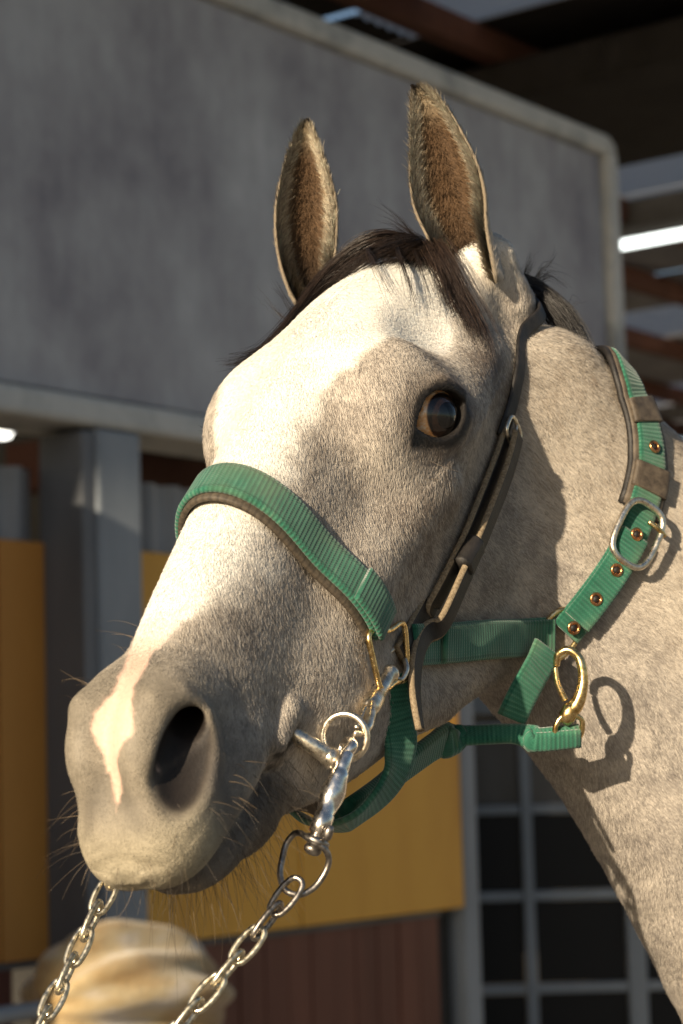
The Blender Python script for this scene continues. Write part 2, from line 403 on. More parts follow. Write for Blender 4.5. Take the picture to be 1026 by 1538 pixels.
def metal(name, c1, c2, rough=.22):
    t = NT(name); v = t.coord(); f = t.noise(v, 190, 5, .65)
    t.base(t.ramp(f, [(.34, c1), (.6, c2)])); t.set(metal=1.0)
    t.l(t.ramp(t.noise(v, 320, 4, .6), [(.3, (rough * .7,) * 3), (.7, (rough * 1.7,) * 3)]), t.b.inputs['Roughness'])
    t.bump(f, .12, .0004); return t.m
M['brass'] = metal('worn_brass', (.45, .28, .09), (.86, .66, .33)); M['nickel'] = metal('worn_nickel', (.56, .48, .36), (.88, .80, .66), .27)
M['steel'] = metal('polished_steel', (.56, .51, .45), (.86, .81, .74), .2); M['chain'] = metal('brassy_chain_steel', (.44, .39, .28), (.76, .69, .54), .32)
M['dull'] = metal('dull_dark_steel', (.16, .145, .13), (.36, .33, .30), .32); M['copper'] = metal('copper_eyelet', (.36, .15, .05), (.68, .34, .15), .25)

# ------------------------------------------------------------------ object helpers
coll = scene.collection
def empty(name, loc, label, cat, group=None):
    o = bpy.data.objects.new(name, None); coll.objects.link(o); o.location = loc; o.empty_display_size = .05
    o['label'] = label; o['category'] = cat
    if group: o['group'] = group
    return o
def add(name, me, mat, parent=None):
    """links a mesh given in world coordinates under its parent (parents are only translated)"""
    if mat is not None: me.materials.append(mat)
    o = bpy.data.objects.new(name, me); coll.objects.link(o)
    if parent is not None:
        off = Vector((0, 0, 0)); p = parent
        while p is not None: off += p.location; p = p.parent
        me.transform(Matrix.Translation(-off)); o.parent = parent
    return o
def tag(o, label, cat, group=None):
    o['label'] = label; o['category'] = cat
    if group: o['group'] = group
    return o
def structure(o): o['kind'] = 'structure'; return o

def resample(pts, n):
    pts = np.asarray(pts, float); t = np.r_[0, np.cumsum(np.linalg.norm(np.diff(pts, axis=0), axis=1))]
    tt = np.linspace(0, t[-1], n)
    return np.stack([interp(tt, t, pts[:, i]) for i in range(pts.shape[1])], 1).astype(float)
def set_uv(me, uv_by_vert):
    lay = me.uv_layers.new(name='UVMap'); vi = np.empty(len(me.loops), np.int32); me.loops.foreach_get('vertex_index', vi)
    lay.data.foreach_set('uv', np.asarray(uv_by_vert, np.float32)[vi].ravel())
def ribbon(pts, nrm, width, thick, n=80, rnd=.35, seg=3):
    """flat strap along pts (world) with its face along nrm; returns a mesh with uv in metres"""
    pts = np.asarray(pts, float); nrm = np.asarray(nrm, float)
    P = resample(np.c_[pts, nrm], n); N = P[:, 3:]; P = P[:, :3]
    T = np.gradient(P, axis=0); T /= np.linalg.norm(T, axis=1)[:, None]
    N = N - T * (N * T).sum(1)[:, None]; N /= np.linalg.norm(N, axis=1)[:, None]; B = np.cross(N, T)
    w = np.full(n, width) if np.isscalar(width) else np.interp(np.linspace(0, 1, n), np.linspace(0, 1, len(width)), width)
    h = thick / 2; r = thick * rnd
    prof = []                                           # (across as fraction of half width, inset, height)
    for k in range(7): prof.append((-1 + k / 3, 1))
    top = [(a, h) for a in np.linspace(-1, 1, 7)]; 
    loop = [(a, h, 0) for a in np.linspace(-1, 1, 9)] + [(1, h * .45, r)] + [(1, -h * .45, r)] + [(a, -h, 0) for a in np.linspace(1, -1, 9)] + [(-1, -h * .45, r)] + [(-1, h * .45, r)]
    m = len(loop); V = []; UV = []
    s = np.r_[0, np.cumsum(np.linalg.norm(np.diff(P, axis=0), axis=1))]
    for i in range(n):
        for a, z, e in loop:
            off = a * (w[i] / 2 - (0 if e else r)); 
            V.append(P[i] + B[i] * off + N[i] * z); UV.append((s[i], off))
    F = [[i * m + j, (i + 1) * m + j, (i + 1) * m + (j + 1) % m, i * m + (j + 1) % m] for i in range(n - 1) for j in range(m)]
    me = mesh_from('strap', np.array(V), F + [list(range(m)), list(range((n - 1) * m, n * m))[::-1]])
    set_uv(me, UV); return me
def wire(pts, r, n=None, closed=False, sides=12, flat=1.0):
    pts = np.asarray(pts, float)
    if closed: pts = np.r_[pts[-2:], pts, pts[:3]]
    if n is None: n = max(12, len(pts) * 8)
    P = resample(pts, n)
    if closed:
        L = np.r_[0, np.cumsum(np.linalg.norm(np.diff(pts, axis=0), axis=1))]; k0, k1 = L[2] / L[-1], L[-3] / L[-1]
        tt = np.linspace(0, L[-1], 600); Q = np.stack([interp(tt, L, pts[:, i]) for i in range(3)], 1).astype(float)
        sel = np.linspace(L[2], L[-3], n + 1)[:-1]; P = np.stack([np.interp(sel, tt, Q[:, i]) for i in range(3)], 1)
    T = (np.roll(P, -1, 0) - np.roll(P, 1, 0)) if closed else np.gradient(P, axis=0)
    T /= np.linalg.norm(T, axis=1)[:, None]
    a = np.array([0, 0, 1.0]) if abs(T[0][2]) < .9 else np.array([1.0, 0, 0])
    u = np.cross(T[0], a); u /= np.linalg.norm(u); U = []
    for t in T:
        u = u - t * (u @ t); u /= np.linalg.norm(u); U.append(u)
    U = np.array(U); W = np.cross(T, U)
    if closed:                                           # spread the twist so the seam closes
        d = math.atan2(U[0] @ np.cross(T[0], U[-1]) * 1.0, U[0] @ U[-1]); ang = np.linspace(0, d, n)
        U, W = U * np.cos(ang)[:, None] + W * np.sin(ang)[:, None], W * np.cos(ang)[:, None] - U * np.sin(ang)[:, None]
    rr = np.full(n, r) if np.isscalar(r) else np.interp(np.linspace(0, 1, n), np.linspace(0, 1, len(r)), r)
    th = np.linspace(0, 2 * math.pi, sides, endpoint=False)
    V = (P[:, None] + rr[:, None, None] * (np.cos(th)[None, :, None] * U[:, None] + flat * np.sin(th)[None, :, None] * W[:, None])).reshape(-1, 3)
    F = []
    for i in range(n if closed else n - 1):
        k = (i + 1) % n
        for j in range(sides): F.append([i * sides + j, i * sides + (j + 1) % sides, k * sides + (j + 1) % sides, k * sides + j])
    if not closed: F += [list(range(sides))[::-1], list(range((n - 1) * sides, n * sides))]
    return mesh_from('wire', V, F)
def join_meshes(ms):
    V, F, k = [], [], 0
    for m in ms:
        V += [v.co[:] for v in m.vertices]; F += [[i + k for i in p.vertices] for p in m.polygons]; k += len(m.vertices)
    return mesh_from('joined', np.array(V), F)
def ring_pts(c, u, v, ru, rv, n=24, power=2.0):
    th = np.linspace(0, 2 * math.pi, n, endpoint=False); cs, sn = np.cos(th), np.sin(th)
    e = 2 / power
    return np.asarray(c) + (np.sign(cs) * np.abs(cs)**e)[:, None] * ru * np.asarray(u) + (np.sign(sn) * np.abs(sn)**e)[:, None] * rv * np.asarray(v)
def lathe(axis_a, axis_b, prof, sides=20):
    """solid of revolution from axis_a to axis_b, prof = [(t, radius)]"""
    a = np.asarray(axis_a, float); d = np.asarray(axis_b, float) - a; L = np.linalg.norm(d); d /= L
    x = np.cross(d, [0, 0, 1.0] if abs(d[2]) < .9 else [1.0, 0, 0]); x /= np.linalg.norm(x); y = np.cross(d, x)
    th = np.linspace(0, 2 * math.pi, sides, endpoint=False); V, F = [], []
    for t, r in prof: V += [a + d * L * t + r * (math.cos(q) * x + math.sin(q) * y) for q in th]
    for i in range(len(prof) - 1):
        for j in range(sides): F.append([i * sides + j, i * sides + (j + 1) % sides, (i + 1) * sides + (j + 1) % sides, (i + 1) * sides + j])
    F += [list(range(sides))[::-1], list(range((len(prof) - 1) * sides, len(prof) * sides))]
    return mesh_from('lathe', np.array(V), F)
def box(o, ex, ey, ez, x0, x1, y0, y1, z0, z1, bev=.004):
    """bevelled box in the frame o + ex*x + ey*y + ez*z"""
    import bmesh
    bm = bmesh.new(); o, ex, ey, ez = (np.asarray(q, float) for q in (o, ex, ey, ez))
    vs = [bm.verts.new(o + ex * a + ey * b + ez * c) for a in (x0, x1) for b in (y0, y1) for c in (z0, z1)]
    for f in ((0, 1, 3, 2), (4, 6, 7, 5), (0, 4, 5, 1), (2, 3, 7, 6), (0, 2, 6, 4), (1, 5, 7, 3)): bm.faces.new([vs[i] for i in f])
    bmesh.ops.recalc_face_normals(bm, faces=bm.faces)
    if bev: bmesh.ops.bevel(bm, geom=bm.edges[:], offset=bev, segments=2, affect='EDGES', profile=.5)
    me = bpy.data.meshes.new('box'); bm.to_mesh(me); bm.free(); return me

# ------------------------------------------------------------------ the stable behind
WD = np.array([.6, .8, 0]); WN = np.array([.8, -.6, 0]); WO = np.array([-.847, 5.5, 0]); WZ = np.array([0, 0, 1.0])
def wbox(s0, s1, n0, n1, z0, z1, bev=.006): return box(WO, WD, WN, WZ, s0, s1, n0, n1, z0, z1, bev)
def wpt(s, n, z): return WO + WD * s + WN * n + WZ * z
g_me = mesh_from('ground', np.array([[-200, -200, 0], [200, -200, 0], [200, 200, 0], [-200, 200, 0]], float), [[0, 1, 2, 3]], False)
structure(add('ground', g_me, M['ground']))

fas = empty('fascia_panel', wpt(.5, 0, 2.455), 'large weathered grey fascia panel with pale frame above the stalls', 'fascia')
add('panel', wbox(-3.92, 3.10, -.22, -.03, 2.54, 3.76), M['panel'], fas)
def framed(s0, s1, z0, z1, w, r=.10):
    """outer frame bar ring with one rounded top corner"""
    return [wbox(s0, s1, -.25, 0, z0, z0 + w, .018), wbox(s0, s1 - .06, -.25, .002, z1 - w, z1, .018), wbox(s1 - w, s1, -.25, 0.004, z0 + w + .003, z1 - .06, .018)]
fb = framed(-4.0, 3.19, 2.455, 3.84, .078)
add('frame_rail', fb[0], M['panel_frame'], fas); add('frame_rail', fb[1], M['panel_frame'], fas); add('frame_rail', fb[2], M['panel_frame'], fas)
_c = [wpt(3.13 + .021 * math.sin(a), 0, 3.78 + .021 * math.cos(a)) - WN * .12 for a in np.linspace(-.12, math.pi / 2 + .12, 9)]
add('frame_corner', ribbon(_c, [wpt(3.09 + math.sin(a), -.12, 3.74 + math.cos(a)) - wpt(3.09, -.12, 3.74) for a in np.linspace(-.12, math.pi / 2 + .12, 9)], .246, .078, 24, .2), M['panel_frame'], fas)

post = empty('steel_post', wpt(.43, -.1, 0), 'grey square steel post below the fascia left of the muzzle', 'post')
add('column', wbox(.350, .520, -.17, .0, 0, 2.45, .01), M['steel_grey'], post)
add('shaded_side', wbox(.300, .347, -.168, -.01, 0, 2.44, .004), M['steel_mid'], post)  # separate darker strip standing for the post's left face in shade
add('foot_plate', wbox(.28, .56, -.2, .05, 0.004, .03, .004), M['steel_dark'], post)

stall = empty('stable_stall', wpt(1.2, -.15, 0), 'stall front of ochre boards over red brown planks behind the horse', 'stall')
def boards(z0, z1, n, cuts, mat, nm):
    for a, b in zip(cuts[:-1], cuts[1:]): add(nm, wbox(a + .002, b - .002, -.18, n + random.uniform(-.004, .004), z0, z1, .003), mat, stall)
boards(1.075, 2.155, -.15, [-2.0, -.95, .13, .30], M['orange_dark'], 'board')
boards(1.075, 2.155, -.148, [.525, 1.36, 2.222], M['orange'], 'board')
boards(.02, 1.06, -.165, list(np.arange(-2.0, .30, .115)), M['kick'], 'plank')
boards(.02, 1.06, -.165, list(np.arange(.525, 2.10, .112)), M['kick'], 'plank')
add('rail', wbox(-2.0, 2.10, -.20, -.155, 1.055, 1.072, .003), M['steel_dark'], stall)

def corrugated(s0, s1, n0, n1, z, pitch, amp, along='n', vertical=False):
    k = max(6, int((s1 - s0) / pitch * 10)); ss = np.linspace(s0, s1, k); V, F = [], []
    for i, q in enumerate(ss):
        w = amp * math.sin(2 * math.pi * q / pitch)
        if vertical: V += [wpt(q, n0 + w, z[0]), wpt(q, n0 + w, z[1])]
        else: V += [wpt(q, n0, z + w), wpt(q, n1, z + w)]
    F = [[2 * i, 2 * i + 1, 2 * i + 3, 2 * i + 2] for i in range(k - 1)]
    V = V + [v - (WN if vertical else WZ) * .003 for v in V]
    F += [[2 * k + j for j in f[::-1]] for f in F] + [[0, 2 * k, 2 * k + 1, 1], [2 * k - 2, 2 * k - 1, 4 * k - 1, 4 * k - 2]]
    return mesh_from('sheet', np.array(V), F)
cs = add('corrugated_screen', corrugated(-2.0, .30, -.19, 0, (2.16, 2.355), .105, .018, vertical=True), M['corrugated'])
tag(cs, 'corrugated metal strip between ochre boards and fascia left of the post', 'sheet')
cs = add('corrugated_screen', corrugated(.525, 2.22, -.19, 0, (2.16, 2.355), .105, .018, vertical=True), M['corrugated'])
tag(cs, 'corrugated metal strip between fascia and ochre boards right of the post', 'sheet')
beam = add('header_beam', wbox(.62, 3.0, -.62, -.46, 2.36, 2.50), M['purlin'])
tag(beam, 'rusty brown beam in the dark just under the fascia', 'beam')

dv = add('shade_divider', wbox(-1.0, -.92, -.20, .47, 0, 2.62, .006), M['kick'])  # added out of view to keep sun off post, boards and jamb
tag(dv, 'added unseen red brown divider that shades the post and left boards', 'divider')
# grey gridded sliding door, parallel to the picture, under the throat
door = empty('gridded_door', (1.2, 8.5, 0), 'grey steel framed door with dark square panes under the throat', 'door')
ex, ey, ez = np.array([1., 0, 0]), np.array([0, 1., 0]), np.array([0, 0, 1.])
def dbox(x0, x1, y0, y1, z0, z1, b=.005): return box((0, 8.5, 0), ex, ey, ez, x0, x1, y0, y1, z0, z1, b)
for x0, x1 in ((.425, .475), (.648, .688), (1.03, 1.10), (1.62, 1.69)): add('upright', dbox(x0, x1, -.03, .03, .02, 1.72), M['steel_grey'], door)
for z0 in (.06, .36, .675, 1.020, 1.345, 1.66):
    for a, b in ((.477, .646), (.690, 1.028), (1.102, 1.618)): add('crossbar', dbox(a, b, -.022, .022, z0, z0 + .036), M['steel_grey'], door)
for za, zb in ((.10, .357), (.40, .672), (.714, 1.017), (1.059, 1.342)):
    for a, b in ((.479, .644), (.692, 1.026), (1.104, 1.616)): add('pane', dbox(a, b, -.004, .004, za, zb, 0), M['pane'], door)
for a, b in ((.479, .644), (.692, 1.026), (1.104, 1.616)): add('pane', dbox(a, b, -.004, .004, 1.384, 1.657, 0), M['steel_dark'], door)
add('jamb', box(WO, WD, WN, WZ, 2.245, 2.33, -.30, -.16, 0, 2.30, .006), M['steel_grey'], door)
add('lintel', dbox(.40, 3.2, -.06, .06, 1.725, 1.90, .008), M['steel_grey'], door)

# roof over the yard behind the fascia
roof = empty('barn_roof', wpt(5, -3, 4.3), 'dark barn roof of corrugated sheets on brown purlins at upper right', 'roof')
RZ = 4.46
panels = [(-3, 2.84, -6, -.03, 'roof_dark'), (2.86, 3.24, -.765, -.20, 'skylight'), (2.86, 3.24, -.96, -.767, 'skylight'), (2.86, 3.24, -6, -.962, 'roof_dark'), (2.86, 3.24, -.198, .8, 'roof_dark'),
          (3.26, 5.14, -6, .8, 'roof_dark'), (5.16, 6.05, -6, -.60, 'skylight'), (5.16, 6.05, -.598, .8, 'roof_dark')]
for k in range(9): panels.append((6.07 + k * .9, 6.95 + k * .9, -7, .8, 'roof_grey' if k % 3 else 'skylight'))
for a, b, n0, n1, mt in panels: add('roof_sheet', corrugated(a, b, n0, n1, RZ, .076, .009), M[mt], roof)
add('shade_eave', corrugated(-9, 2.84, -.02, .85, RZ + .02, .076, .009), M['roof_dark'], roof)  # unseen overhang, added to shade the fascia and the wall below
for n0 in (-.66, -1.62, -2.4, -3.35, -4.3, -5.2): add('purlin', wbox(2.3, 13.6, n0 - .05, n0 + .03, RZ - .135, RZ - .015), M['purlin'], roof)
add('truss', wbox(6.10, 6.36, -7, .6, RZ - .16, RZ - .02), M['truss'], roof)
add('wide_beam', wbox(3.40, 4.60, -5, .5, RZ - .30, RZ - .14), M['roof_dark'], roof)
tube_o = empty('tube_light', wpt(6.43, -1.66, RZ - .06), 'lit fluorescent tube light under the roof at right edge', 'light')
add('tube', wire([wpt(6.43, -1.86, 4.30), wpt(6.43, -1.4, 4.30), wpt(6.43, -.62, 4.30)], .030, 20), M['tube'], tube_o)
add('batten', wbox(6.40, 6.46, -1.88, -.60, 4.334, 4.375), M['truss'], tube_o)
lampo = empty('bulkhead_lamp', wpt(.99, -1.0, 2.63), 'small bright lamp in the gap under the fascia at left edge', 'lamp')
add('cover', lathe(wpt(.99, -1.02, 2.60), wpt(.99, -.98, 2.66), [(0, .01), (.2, .03), (.6, .034), (1, .02)]), M['bulb'], lampo)
add('bracket', wbox(.97, 1.01, -1.06, -1.03, 2.62, 2.74), M['steel_dark'], lampo)
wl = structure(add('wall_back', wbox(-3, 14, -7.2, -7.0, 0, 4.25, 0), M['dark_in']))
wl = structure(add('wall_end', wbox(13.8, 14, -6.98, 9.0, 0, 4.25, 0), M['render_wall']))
wl = structure(add('shade_partition', wbox(2.12, 2.215, -2.45, -.205, 0, 2.42, .004), M['dark_in']))  # hidden wall added to stop sun reaching the door
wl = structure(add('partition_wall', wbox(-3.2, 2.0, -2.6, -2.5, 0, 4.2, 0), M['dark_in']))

# fleece blanket folded over a rail in front of the stall
rail = empty('tack_rail', wpt(.05, .35, 0), 'steel tack rail carrying the fleece in front of the stall', 'rail')
add('bar', wire([wpt(-1.2, .35, 1.02), wpt(0, .35, 1.02), wpt(.25, .35, 1.02)], .02, 16), M['steel_grey'], rail)
for q in (-1.15, -.55): add('leg', wire([wpt(q, .35, 0.0), wpt(q, .35, .5), wpt(q, .35, 1.01)], .02, 12), M['steel_grey'], rail)
def fleece_mesh():
    V, F = [], []; nu, nv = 90, 60
    for i in range(nu):
        s_ = -.24 + .60 * i / (nu - 1)
        for j in range(nv):
            a = 2 * math.pi * j / nv
            q = (s_ - .06) / .30; env = max(0.02, 1 - abs(q)**3.2)**.5
            hw, hh = .12 * env + .01, .150 * env + .01
            fold = .020 * math.sin(5 * a + 3 * s_) + .013 * math.sin(9 * a - 5 * s_ + 1) + .006 * math.sin(13 * s_ + 2 * a)
            top = 1.015 - .10 * max(0, s_ - .0)
            V.append(wpt(s_, .35 + (hw + fold) * math.cos(a), top + (hh + fold) * math.sin(a)))
    for i in range(nu - 1):
        for j in range(nv): F.append([i * nv + j, (i + 1) * nv + j, (i + 1) * nv + (j + 1) % nv, i * nv + (j + 1) % nv])
    F += [list(range(nv)), list(range((nu - 1) * nv, nu * nv))[::-1]]
    return mesh_from('fleece', np.array(V), F)
bl = add('folded_fleece', fleece_mesh(), M['fleece'])
tag(bl, 'blurred cream and tan fleece bundle behind the left chain', 'fleece')
# ------------------------------------------------------------------ horse
def vnoise(p, f, seed=0):
    """value noise in [0,1]"""
    q = np.asarray(p, float) * f + 31.7 + seed * 17.3; i = np.floor(q).astype(np.int64); t = q - i; t = t * t * (3 - 2 * t); r = 0
    for a in (0, 1):
        for b in (0, 1):
            for c in (0, 1):
                h = ((i[:, 0] + a) * 374761393 + (i[:, 1] + b) * 668265263 + (i[:, 2] + c) * 2147483647 + seed * 974711) & 0x7fffffff
                h = (h ^ (h >> 13)) * 1274126177 & 0x7fffffff; h = (h ^ (h >> 16)) & 0xffff
                r = r + h / 65535.0 * (t[:, 0] if a else 1 - t[:, 0]) * (t[:, 1] if b else 1 - t[:, 1]) * (t[:, 2] if c else 1 - t[:, 2])
    return r
def fbm(p, f, o=4, seed=0): return sum(vnoise(p, f * 2**k, seed + k) * .5**k for k in range(o)) / sum(.5**k for k in range(o))
def sstep(x, a, b): t = np.clip((x - a) / (b - a), 0, 1); return t * t * (3 - 2 * t)
BLZ_X = [-.05, .05, .10, .15, .195, .245, .29, .33, .37, .42, .454, .494, .5165, .54, .565, .58, .590, .597, .604, .611, .62]
BLZ_Y = [.060, .066, .070, .066, .056, .037, .031, .034, .032, .033, .028, .0150, .0095, .0140, .0170, .0215, .0245, .0135, .0110, .0055, .002]
BLN_X = [-.05, .10, .20, .30, .42, .454, .474, .532, .557, .586, .593, .603, .611, .62]
BLN_Y = [-.060, -.072, -.066, -.046, -.036, -.030, -.024, -.0056, -.0039, -.0064, -.0010, .0029, .0051, .0060]
def lerp(a, b, t): return a + (b - a) * t[:, None]
def coat(p, n):
    """per point of the body (head space): light colour, dark colour, share of dark hairs, hair length"""
    x, y, z = p[:, 0], p[:, 1], p[:, 2]; ay = np.abs(y); k = len(p)
    one = np.ones((k, 3))
    big = fbm(p, 26, 3, 1); mid = fbm(p, 75, 3, 5); fine = vnoise(p, 230, 11)
    light = one * np.array([.63, .565, .485]); dark = one * np.array([.185, .15, .125])
    neck = sstep(-(neck_sdf(p) - 0.004), -.006, .004) * sstep(.13 - x, 0, .06) * sstep(-.055 - z, 0, .03)
    pd = .25 + .6 * (big - .42) + .45 * (mid - .45)
    # roan cheek and face side are greyer, below the eye browner
    cheek = sstep(-z, .085, .15) * sstep(x, -.02, .06) * sstep(.36 - x, 0, .1)
    pd = pd + .18 * cheek * (1 - neck) + .03 * sstep(x, .40, .46)
    dark = lerp(dark, one * np.array([.17, .15, .14]), cheek)
    light = lerp(light, one * np.array([.60, .535, .45]), neck); dark = lerp(dark, one * np.array([.27, .215, .165]), neck); pd = lerp(pd[:, None], (.26 + .6 * (big - .45) + .4 * (mid - .45))[:, None], neck)[:, 0]
    # temple behind the eye and under the eye: brown
    for c, r, a in (((.095, .085, -.065), .034, .5), ((.225, .085, -.085), .03, .32), ((.27, .065, -.10), .035, .3), ((.17, .09, -.012), .02, .2)):
        dd = np.sqrt((x - c[0])**2 + (ay - c[1])**2 + (z - c[2])**2); pd = pd + a * (1 - sstep(dd, r * .4, r * 1.35))
    # grey hair and the nose's side shade, put into one band above the nostril
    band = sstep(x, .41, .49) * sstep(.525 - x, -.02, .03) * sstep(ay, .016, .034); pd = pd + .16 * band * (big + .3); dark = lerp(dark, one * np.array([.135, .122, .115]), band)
    length = .0048 + .0026 * neck
    # muzzle: short dense taupe hair over dark skin
    mz = sstep(x - .25 * np.clip(-z - .06, 0, 1) + .030 * (big - .5) + .02 * (mid - .5), .470, .560) * (1 - 0)
    tau = lerp(one * np.array([.275, .240, .188]), one * np.array([.44, .385, .28]), sstep(-z + .15 * (x - .58), .062, .10) * sstep(x, .53, .57))
    tau = tau * (0.8 + .4 * mid)[:, None]
    sidem = sstep(ay, .030, .040) * sstep(-z, .045, .07)
    tau = lerp(tau, one * np.array([.165, .15, .135]), sidem * (1 - sstep(x, .565, .60)))
    light = lerp(light, tau, mz); dark = lerp(dark, tau * .55, mz); pd = lerp(pd[:, None], (.16 + .3 * (fine - .5))[:, None], mz)[:, 0]
    length = length * (1 - mz) + .0013 * mz
    lowlip = sstep(-z, .122, .130) * sstep(x, .46, .50); light = lerp(light, one * np.array([.20, .175, .15]), lowlip); dark = lerp(dark, one * np.array([.05, .043, .037]), lowlip)
    # nostril lining: dark skin, almost no hair; shade of the passage is blackened into the colour
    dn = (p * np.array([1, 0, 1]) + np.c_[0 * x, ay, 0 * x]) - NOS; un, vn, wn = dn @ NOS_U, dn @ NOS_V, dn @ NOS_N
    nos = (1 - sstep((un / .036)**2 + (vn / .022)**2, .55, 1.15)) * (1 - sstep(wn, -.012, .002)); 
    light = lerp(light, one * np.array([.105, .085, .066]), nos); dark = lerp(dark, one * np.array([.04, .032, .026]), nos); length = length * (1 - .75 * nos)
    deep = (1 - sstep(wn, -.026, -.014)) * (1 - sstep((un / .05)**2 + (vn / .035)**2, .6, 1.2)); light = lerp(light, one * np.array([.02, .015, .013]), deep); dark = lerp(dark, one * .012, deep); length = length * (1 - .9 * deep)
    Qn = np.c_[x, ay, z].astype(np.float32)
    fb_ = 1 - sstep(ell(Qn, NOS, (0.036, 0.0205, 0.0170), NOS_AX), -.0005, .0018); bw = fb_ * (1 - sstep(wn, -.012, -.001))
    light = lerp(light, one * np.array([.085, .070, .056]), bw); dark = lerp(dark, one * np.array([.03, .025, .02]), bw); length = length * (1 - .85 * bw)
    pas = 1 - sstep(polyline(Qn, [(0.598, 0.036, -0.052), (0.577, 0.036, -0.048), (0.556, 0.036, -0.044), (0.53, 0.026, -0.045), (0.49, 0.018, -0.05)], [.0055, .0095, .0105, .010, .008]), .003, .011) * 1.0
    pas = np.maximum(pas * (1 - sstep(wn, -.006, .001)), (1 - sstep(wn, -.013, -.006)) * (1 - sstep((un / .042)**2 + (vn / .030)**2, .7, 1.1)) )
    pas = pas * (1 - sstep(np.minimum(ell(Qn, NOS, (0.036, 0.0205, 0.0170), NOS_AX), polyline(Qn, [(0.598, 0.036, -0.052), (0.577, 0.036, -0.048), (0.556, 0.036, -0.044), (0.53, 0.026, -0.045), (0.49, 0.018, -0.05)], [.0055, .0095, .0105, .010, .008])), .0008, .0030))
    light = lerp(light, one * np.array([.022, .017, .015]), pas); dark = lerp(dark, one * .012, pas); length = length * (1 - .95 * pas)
    # blaze and pink snip
    e = .005 * (fbm(p, 130, 2, 3) - .5) + (.016 * (big - .5) + .012 * (mid - .5)) * sstep(.47 - x, 0, .06)
    yb = interp(x, BLZ_X, BLZ_Y); yn = interp(x, BLN_X, BLN_Y); sof = .0014 + .0075 * sstep(.50 - x, 0, .06) - .004 * sstep(.36 - x, 0, .08)
    blz = sstep(yb - y + e, -sof, sof) * sstep(y - yn + e, -sof, sof) * sstep(z + .075, 0, .02) * sstep(n[:, 2], -.25, .0)
    top = np.clip(blz, 0, 1)
    pink = sstep(x, .475, .53)
    light = lerp(light, lerp(one * np.array([.92, .875, .79]), one * np.array([.74, .50, .39]), pink), top); dark = lerp(dark, lerp(one * np.array([.84, .78, .68]), one * np.array([.66, .43, .33]), pink), top)
    pd = pd * (1 - top) + top * (.06 + .2 * (big - .5)); length = length * (1 - .35 * top - .25 * top * pink)
    # whole forehead above the eyes is pale
    fh = sstep(.14 - x, -.03, .05) * sstep(z, -.055, -.015) * (1 - top); pd = pd * (1 - .75 * fh); light = lerp(light, one * np.array([.84, .77, .67]), fh)
    # black skin round the eye
    q = np.c_[x, ay, z] - EYE; eu, ev, ew = q @ EYE_U, q @ EYE_V, q @ EYE_N
    rr = np.sqrt((eu / .037)**2 + ((ev - .001) / .0265)**2) + .25 * (mid - .5)
    ring = (1 - sstep(rr, .80, 1.08)) * sstep(ew, -.01, .003); halo = (1 - sstep(rr, .9, 1.55)) * sstep(ew, -.02, -.005)
    light = lerp(light, one * np.array([.30, .25, .20]), halo * .75); pd = pd + .25 * halo
    light = lerp(light, one * np.array([.030, .026, .023]), ring); dark = lerp(dark, one * np.array([.015, .013, .012]), ring)
    corner = (1 - sstep(np.sqrt(((eu + .031) / .0085)**2 + ((ev + .006) / .0075)**2), .5, 1.2)) * sstep(ew, -.01, .0); light = lerp(light, one * .022, corner); dark = lerp(dark, one * .014, corner)
    length = length * (1 - .7 * ring)
    # shade of the mouth crease, put into the lip colour
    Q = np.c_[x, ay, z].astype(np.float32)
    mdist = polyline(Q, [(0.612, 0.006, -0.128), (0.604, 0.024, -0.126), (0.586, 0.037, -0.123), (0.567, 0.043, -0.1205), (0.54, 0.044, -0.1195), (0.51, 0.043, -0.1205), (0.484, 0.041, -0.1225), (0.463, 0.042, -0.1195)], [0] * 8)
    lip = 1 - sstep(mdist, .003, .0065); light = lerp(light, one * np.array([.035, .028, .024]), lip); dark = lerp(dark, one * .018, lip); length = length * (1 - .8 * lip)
    return light, dark, np.clip(pd, 0.02, .95), length
def flow(p, n):
    """direction in which the coat lies, head space"""
    x, y, z = p[:, 0], p[:, 1], p[:, 2]; sg = np.sign(y)
    d = np.stack([np.ones_like(x) * .8, .35 * sg * sstep(np.abs(y), 0, .03), -.45 - 0 * x], 1)
    cheek = sstep(-z, .06, .13) * sstep(.40 - x, 0, .16); d = lerp(d, np.stack([-.25 + 0 * x, 0 * x, -1 + 0 * x], 1), cheek)
    fore = sstep(.14 - x, -.02, .06) * sstep(z, -.06, -.02); d = lerp(d, np.stack([.3 + 0 * x, .9 * sg, .0 * x], 1), fore * .8)
    nk = sstep(-neck_sdf(p), -.008, .0) * sstep(.10 - x, 0, .06) * sstep(-z, .06, .1); d = lerp(d, np.tile((HR.T @ np.array([.62, -.75, -.15]))[None], (len(p), 1)), nk)
    d = d + 0.55 * np.stack([vnoise(p, 34, 20 + i) - .5 for i in range(3)], 1) + .25 * np.stack([vnoise(p, 160, 30 + i) - .5 for i in range(3)], 1)
    d = d - n * (d * n).sum(1)[:, None]; return d / (np.linalg.norm(d, axis=1)[:, None] + 1e-9)

GH = 0.003
BV, BF = surface_nets(sdf, (spaced((-0.62, -0.06, .007), (-0.06, 0.15, .0035), (0.15, 0.26, .0024), (.26, .42, .0035), (0.42, 0.66, .0026)),
                          spaced((-0.22, -0.13, .006), (-.13, .13, GH), (.13, .40, .006)),
                          spaced((-.95, -.30, .007), (-.30, -.17, .0045), (-.17, .06, .0026))))
BV, BN = project(BV)

